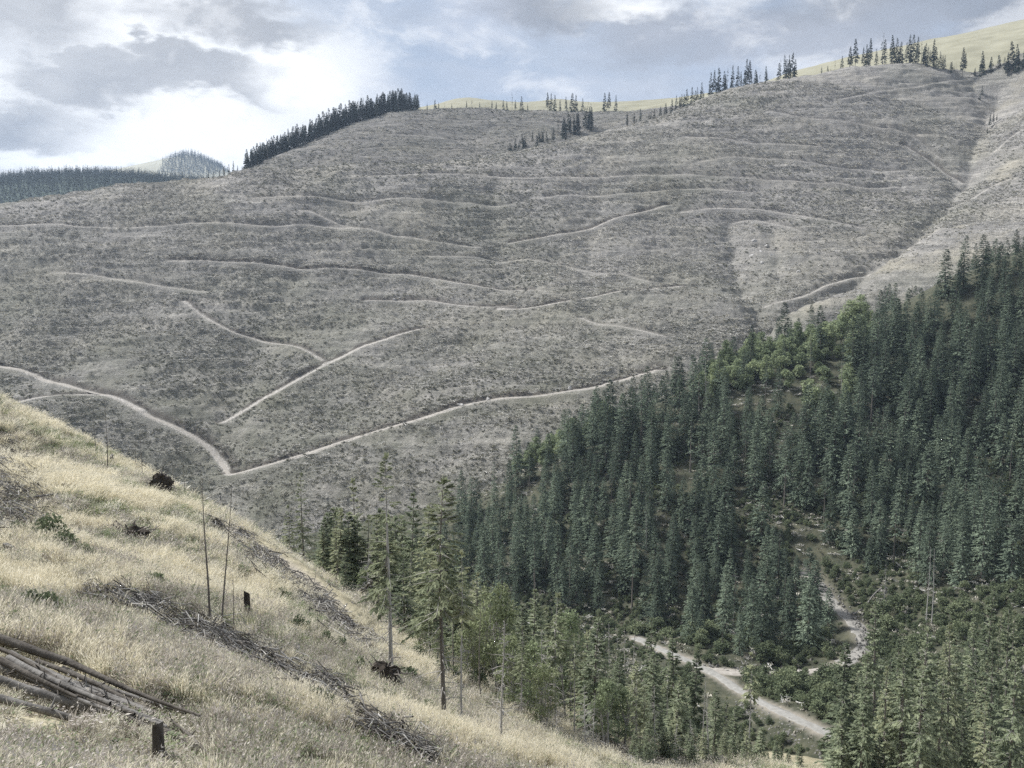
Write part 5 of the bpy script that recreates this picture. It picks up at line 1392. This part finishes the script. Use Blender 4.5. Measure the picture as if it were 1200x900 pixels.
# ------------------------------------------------------------------ grass, herbs and slash on the near slope
def tuft(seed, n, h, r, w, lean, mats, seedhead=0.0, leafy=0, wob=0.35):
    rng = np.random.default_rng(seed); S_ = Soup()
    a = rng.uniform(0, 6.283, n); rr = r * np.sqrt(rng.uniform(0, 1, n))
    b = np.stack([rr * np.cos(a), rr * np.sin(a), np.full(n, -0.05)], -1)
    hh = h * rng.uniform(0.55, 1.15, n)
    ld = np.stack([np.cos(a) * lean + rng.normal(0.38, wob, n), np.sin(a) * lean + rng.normal(-0.05, wob, n)], -1) * hh[:, None] * 0.5
    sd_ = rng.normal(0, 1, (n, 2)); sd_ /= np.linalg.norm(sd_, axis=1)[:, None]
    s3 = np.concatenate([sd_, np.zeros((n, 1))], 1) * w
    m1 = b + np.concatenate([ld * 0.35, (hh * 0.55)[:, None]], 1)
    t = b + np.concatenate([ld, (hh * (1 - 0.12 * np.abs(ld).sum(1) / (hh + .01)))[:, None]], 1)
    V = np.stack([b - s3, b + s3, m1 + s3 * 0.8, m1 - s3 * 0.8, t], 1).reshape(-1, 3)
    i = np.arange(n)[:, None] * 5
    F = np.vstack([i + np.array([[0, 1, 2]]), i + np.array([[0, 2, 3]]), i + np.array([[3, 2, 4]])]); S_.add(V, F, 0)
    if seedhead:
        k = rng.uniform(0, 1, n) < seedhead
        dv = (t - m1)[k]; V, F = sprigs(t[k] - dv * 0.25, dv, np.full(k.sum(), 0.20 * h), np.full(k.sum(), 0.011), rng, 1.5); S_.add(V, F, 1)
    if leafy:
        k = rng.integers(0, n, leafy); u = rng.uniform(0.1, 1, leafy)[:, None]
        pb = b[k] + (t[k] - b[k]) * u; dv = rng.normal(0, 1, (leafy, 3)) * np.array([1, 1, 0.5])
        V, F = sprigs(pb, dv, rng.uniform(0.5, 1.2, leafy) * 0.13, np.full(leafy, 0.03), rng, 1.2); S_.add(V, F, 1)
    return S_.mesh('tuft', mats)
def blade(name, c0, c1, tr=0.3):
    m, nt, b = mat(name)
    c = n_ramp(nt, n_rand(nt), [(0.0, c0), (1.0, c1)])
    nt.links.new(c, b.inputs['Base Color'])
    t = nt.nodes.new('ShaderNodeBsdfTranslucent'); nt.links.new(c, t.inputs[0])
    mx = nt.nodes.new('ShaderNodeMixShader'); mx.inputs[0].default_value = tr
    nt.links.new(b.outputs[0], mx.inputs[1]); nt.links.new(t.outputs[0], mx.inputs[2]); nt.links.new(mx.outputs[0], nt.nodes['Material Output'].inputs[0])
    return m
B_GOLD = blade('golden dry grass', (0.57, 0.525, 0.38), (0.75, 0.70, 0.55), 0.45)
B_HEAD = blade('pale grass heads', (0.68, 0.63, 0.49), (0.82, 0.77, 0.64), 0.45)
B_PALE = blade('bleached grass', (0.56, 0.53, 0.43), (0.74, 0.71, 0.60), 0.45)
B_GREEN = blade('fading green grass', (0.16, 0.19, 0.09), (0.31, 0.33, 0.17), 0.35)
B_WEED = blade('dry weed stalks', (0.26, 0.23, 0.19), (0.44, 0.40, 0.34))
B_FLUFF = blade('willowherb fluff', (0.40, 0.36, 0.32), (0.56, 0.52, 0.47))
B_HERB = blade('raspberry leaves', (0.13, 0.165, 0.09), (0.29, 0.32, 0.20))
TUFTS = [tuft(900, 60, 0.85, 0.30, 0.010, 0.30, [B_GOLD, B_HEAD], 0.6), tuft(901, 56, 0.95, 0.26, 0.010, 0.25, [B_GOLD, B_HEAD], 0.7), tuft(902, 60, 0.72, 0.32, 0.010, 0.4, [B_PALE, B_HEAD], 0.4), tuft(903, 56, 0.62, 0.32, 0.010, 0.5, [B_PALE, B_GOLD], 0.4),
         tuft(904, 46, 0.60, 0.30, 0.012, 0.55, [B_GREEN, B_GOLD], 0.25), tuft(905, 40, 0.5, 0.32, 0.012, 0.6, [B_GREEN, B_PALE], 0.3),
         tuft(906, 22, 0.85, 0.28, 0.010, 0.25, [B_WEED, B_FLUFF], 0.5, 16), tuft(907, 24, 0.7, 0.32, 0.010, 0.35, [B_WEED, B_HERB], 0.3, 30),
         tuft(908, 14, 0.6, 0.34, 0.012, 0.4, [B_GREEN, B_HERB], 0.0, 90), tuft(909, 14, 0.45, 0.36, 0.012, 0.4, [B_WEED, B_HERB], 0.0, 90)]
rng = np.random.default_rng(42)
N_T = 150000
az = rng.uniform(math.radians(-33), math.radians(22), N_T)
r = 9.0 * (165.0 / 9.0) ** rng.uniform(0, 1, N_T)
x, y = r * np.sin(az), r * np.cos(az)
keepp = rng.uniform(0, 1, N_T) < np.clip((r / 9.0) ** 0.45 / 3.2, 0, 1)     # thin out close to the camera
x, y, r = x[keepp], y[keepp], r[keepp]
z = NEAR(x, y); z = z + rough_near(x, y, z)
qx, qy, _ = project(x, y, z)
m = (qx > -50) & (qx < 1000) & (qy < 960) & (z > ground(x, y, HILLS[1:], False) - 0.2)
x, y, z, r, qx, qy = (q[m] for q in (x, y, z, r, qx, qy))
WINDROW = [(80, 684), (150, 702), (235, 730), (300, 760), (345, 782), (395, 812), (450, 855), (520, 900), (500, 905), (440, 866), (390, 832), (330, 797), (262, 768), (200, 742), (130, 710)]
SLASH_TOP = [(-40, 500), (10, 510), (40, 545), (62, 585), (66, 612), (40, 630), (-40, 630)]
SLASH_EDGE = [(236, 604), (265, 616), (305, 641), (350, 674), (400, 712), (445, 752), (430, 772), (392, 744), (350, 708), (305, 672), (262, 640), (238, 618)]
BRUSH = [(555, 790), (600, 800), (650, 835), (720, 872), (790, 915), (730, 905), (650, 866), (600, 845)]
LOGS = [(-50, 755), (40, 766), (90, 786), (190, 838), (275, 905), (230, 930), (165, 915), (95, 892), (-50, 872)]
zone_s = in_poly(qx, qy, WINDROW) | in_poly(qx, qy, SLASH_TOP) | in_poly(qx, qy, SLASH_EDGE) | in_poly(qx, qy, BRUSH)
n1 = fbm(x * 0.16, y * 0.10, 61, 3); n2 = fbm(x * 0.35, y * 0.3, 62, 3); n3 = fbm(x * 0.08 + 5, y * 0.06, 63, 3)
u = rng.uniform(0, 1, len(x))
green_pref = 0.06 + n1 * 1.7 + np.where((qx > 430) & (qy > 780), 0.22, 0) + np.where((qx > 140) & (qx < 420) & (qy > 660) & (qy < 780), 0.20, 0) + np.where((qx < 160) & (qy > 590) & (qy < 690), 0.14, 0) + np.where((qx < 210) & (qy > 835), 0.22, 0)
weed_pref = n3 + np.where((qx < 170) & (qy > 700) & (qy < 790), 0.24, 0) + np.where((qx > 250) & (qx < 420) & (qy > 830), 0.12, 0) + np.where((qy < 600), 0.04, 0)
kind = np.where(n2 > 0.02, rng.integers(0, 2, len(x)), rng.integers(2, 4, len(x)))
kind = np.where(u < np.clip(green_pref * 1.9, 0.05, 0.8), np.where(rng.uniform(0, 1, len(x)) < 0.55, rng.integers(4, 6, len(x)), rng.integers(8, 10, len(x))), kind)
kind = np.where(rng.uniform(0, 1, len(x)) < np.clip(weed_pref * 1.6, 0.05, 0.6), rng.integers(6, 8, len(x)), kind)
kd = KDTree(len(NEAR_TRACK))
for i, q in enumerate(NEAR_TRACK): kd.insert((q[0], q[1], 0), i)
kd.balance()
ontrack = np.array([kd.find((a, b, 0))[2] < 1.3 for a, b in zip(x, y)])
gap = fbm(x * 0.6, y * 0.5, 66, 2) < -0.36
keepp = ~ontrack & ~gap & (~zone_s | (u > 0.84)) & (~in_poly(qx, qy, LOGS) | (u > 0.7))
short = np.where(in_poly(qx, qy, LOGS), 0.34, np.where((qx < 240) & (qy > 830), 0.6, 1.0)) * np.where(in_poly(qx, qy - 14, WINDROW), 0.6, 1.0)
x, y, z, r, kind, short = (q[keepp] for q in (x, y, z, r, kind, short)); n = len(x)
s = rng.uniform(0.75, 1.25, n) * np.clip(0.62 + r / 200, 0.7, 1.15)
sw_ = s * np.clip(r / 45, 1.0, 1.7)
scatter('dry_grass', np.stack([x, y, z], -1), np.stack([rng.normal(0, .1, n), rng.normal(0, .1, n), rng.uniform(0, 6.28, n)], -1), np.stack([sw_, sw_, s * short], -1), kind, TUFTS,
        'golden dry grass with fading herbs covering the near slope', 'grass')
print('grass tufts', n)
# slash: one mesh of separate dead branches for each windrow
def slash(name, poly, n, seed, label, lmin, lmax, rad, up, along_dir=None):
    rng = np.random.default_rng(seed)
    P_ = []
    xs = [p[0] for p in poly]; ys = [p[1] for p in poly]
    while len(P_) < n:
        q = (rng.uniform(min(xs), max(xs)), rng.uniform(min(ys), max(ys)))
        if in_poly(np.array([q[0] + rng.normal(0, 7)]), np.array([q[1] + rng.normal(0, 6)]), poly)[0] and float(fbm(np.array([q[0] * 0.05]), np.array([q[1] * 0.08]), seed, 2)[0]) > rng.uniform(-0.5, 0.1): P_.append(q)
    # a lattice of ground hits, reused
    S_ = Soup(); cache = {}
    for q in P_:
        key = (round(q[0] / 6), round(q[1] / 6))
        if key not in cache: cache[key] = hit(key[0] * 6, key[1] * 6, [NEAR])
        c = cache[key]
        if c is None or c[1] > 150: continue
        k = c[1] * 6 / FPX
        c = c + np.array([rng.uniform(-k, k), rng.uniform(-1.8 * k, 1.8 * k), 0]); c[2] = float(NEAR(np.array([c[0]]), np.array([c[1]]))[0]) + rng.uniform(0.02, up)
        a = rng.normal(along_dir, 1.1) if along_dir is not None else rng.uniform(0, 6.28)
        L = rng.uniform(lmin, lmax); d = np.array([math.cos(a), math.sin(a), -0.45 * math.cos(a) - 0.25 * math.sin(a) + rng.normal(0, 0.25)]) * L / 2
        bend = rng.normal(0, 0.08 * L, 3); r_ = rad * rng.uniform(0.5, 1.4)
        V, F = tube(np.array([c - d, c + bend, c + d]), [r_, r_ * 0.75, r_ * 0.35], 4); S_.add(V, F, int(rng.choice([0, 1, 1, 2])))
    o = obj(name, S_.mesh(name, [M_GREYWOOD, M_LOG, M_DARKLOG], True)); return tag(o, label, 'brushwood', None, 'stuff')
slash('slash_windrow', WINDROW, 2700, 1, 'grey windrow of dead branches crossing the golden grass', 0.3, 1.7, 0.024, 0.6, 0.2)
slash('slash_heap', SLASH_TOP, 1500, 2, 'grey slash heap at the upper left of the grassy slope', 0.6, 2.6, 0.03, 0.8)
slash('slash_bank', SLASH_EDGE, 2400, 3, 'pale broken branches piled along the slash track', 0.5, 2.8, 0.04, 0.7, -0.9)
slash('brush_heap', BRUSH, 2400, 4, 'tangled grey brush heap below the dying spruce', 0.5, 1.8, 0.014, 0.8)
slash('fallen_branches', [(-20, 480), (200, 590), (330, 680), (460, 790), (640, 890), (420, 890), (300, 770), (-20, 640)], 600, 6, 'scattered dead branches lying in the golden grass', 0.5, 2.0, 0.018, 0.4)
# green bushes in the grass
for q, yy, h, k in ((62, 642, 1.6, 0), (46, 630, 1.2, 1), (75, 648, 1.2, 1), (180, 690, 0.9, 1), (420, 792, 1.0, 1), (372, 838, 0.8, 0), (382, 760, 1.0, 2), (520, 798, 1.6, 1), (560, 812, 1.5, 0), (490, 778, 1.3, 2), (600, 812, 1.5, 1), (500, 842, 0.8, 0), (640, 892, 0.9, 1), (440, 842, 0.7, 1), (235, 690, 0.8, 1), (330, 705, 0.9, 0), (40, 720, 0.9, 1), (300, 742, 0.7, 1), (350, 742, 0.9, 0), (318, 760, 0.6, 1), (400, 765, 0.9, 2), (255, 760, 0.5, 0), (150, 690, 0.7, 2), (205, 668, 0.7, 1), (270, 690, 0.6, 0), (20, 632, 1.0, 2), (460, 830, 0.7, 0), (540, 835, 0.9, 2), (580, 830, 1.1, 1), (620, 845, 1.0, 0), (680, 885, 0.8, 2), (475, 800, 1.0, 1), (100, 655, 0.8, 0), (60, 745, 0.5, 2)):
    p = nh(q, yy)
    SHRUB_KINDS[k].put(p - np.array([0, 0, 0.1]), h, RNG.uniform(0, 6.28), 'low green bush growing in the dry grass of the near slope', 'shrub', 'bushes in the dry grass', RNG.uniform(0.8, 1.1), 'bush')

# ------------------------------------------------------------------ haze
zs_ = [(o.matrix_world @ Vector(c))[2] for o in COL.objects if o.type == 'MESH' and o.get('kind') == 'structure' for c in o.bound_box]
def haze(x0, x1, y0, y1, z0, z1):
    V = [(x0, y0, z0), (x1, y0, z0), (x1, y1, z0), (x0, y1, z0), (x0, y0, z1), (x1, y0, z1), (x1, y1, z1), (x0, y1, z1)]
    F = [(0, 3, 2, 1), (4, 5, 6, 7), (0, 1, 5, 4), (1, 2, 6, 5), (2, 3, 7, 6), (3, 0, 4, 7)]
    m = bpy.data.materials.new('thin mountain haze'); m.use_nodes = True
    nt = m.node_tree; nt.nodes.clear()
    out = nt.nodes.new('ShaderNodeOutputMaterial'); pv = nt.nodes.new('ShaderNodeVolumePrincipled')
    pv.inputs['Color'].default_value = (0.62, 0.78, 1.0, 1); pv.inputs['Density'].default_value = HAZE
    pv.inputs['Anisotropy'].default_value = 0.2
    nt.links.new(pv.outputs[0], out.inputs['Volume'])
    m.cycles.homogeneous_volume = True
    o = obj('haze', mesh_from('haze', V, F, m)); tag(o, 'thin blue mountain haze filling the air of the valley', 'haze', None, 'stuff')
HAZE = 0.00007
haze(-5000, 4000, -300, 5600, min(zs_) - 1, max(max(zs_) + 40, 60))
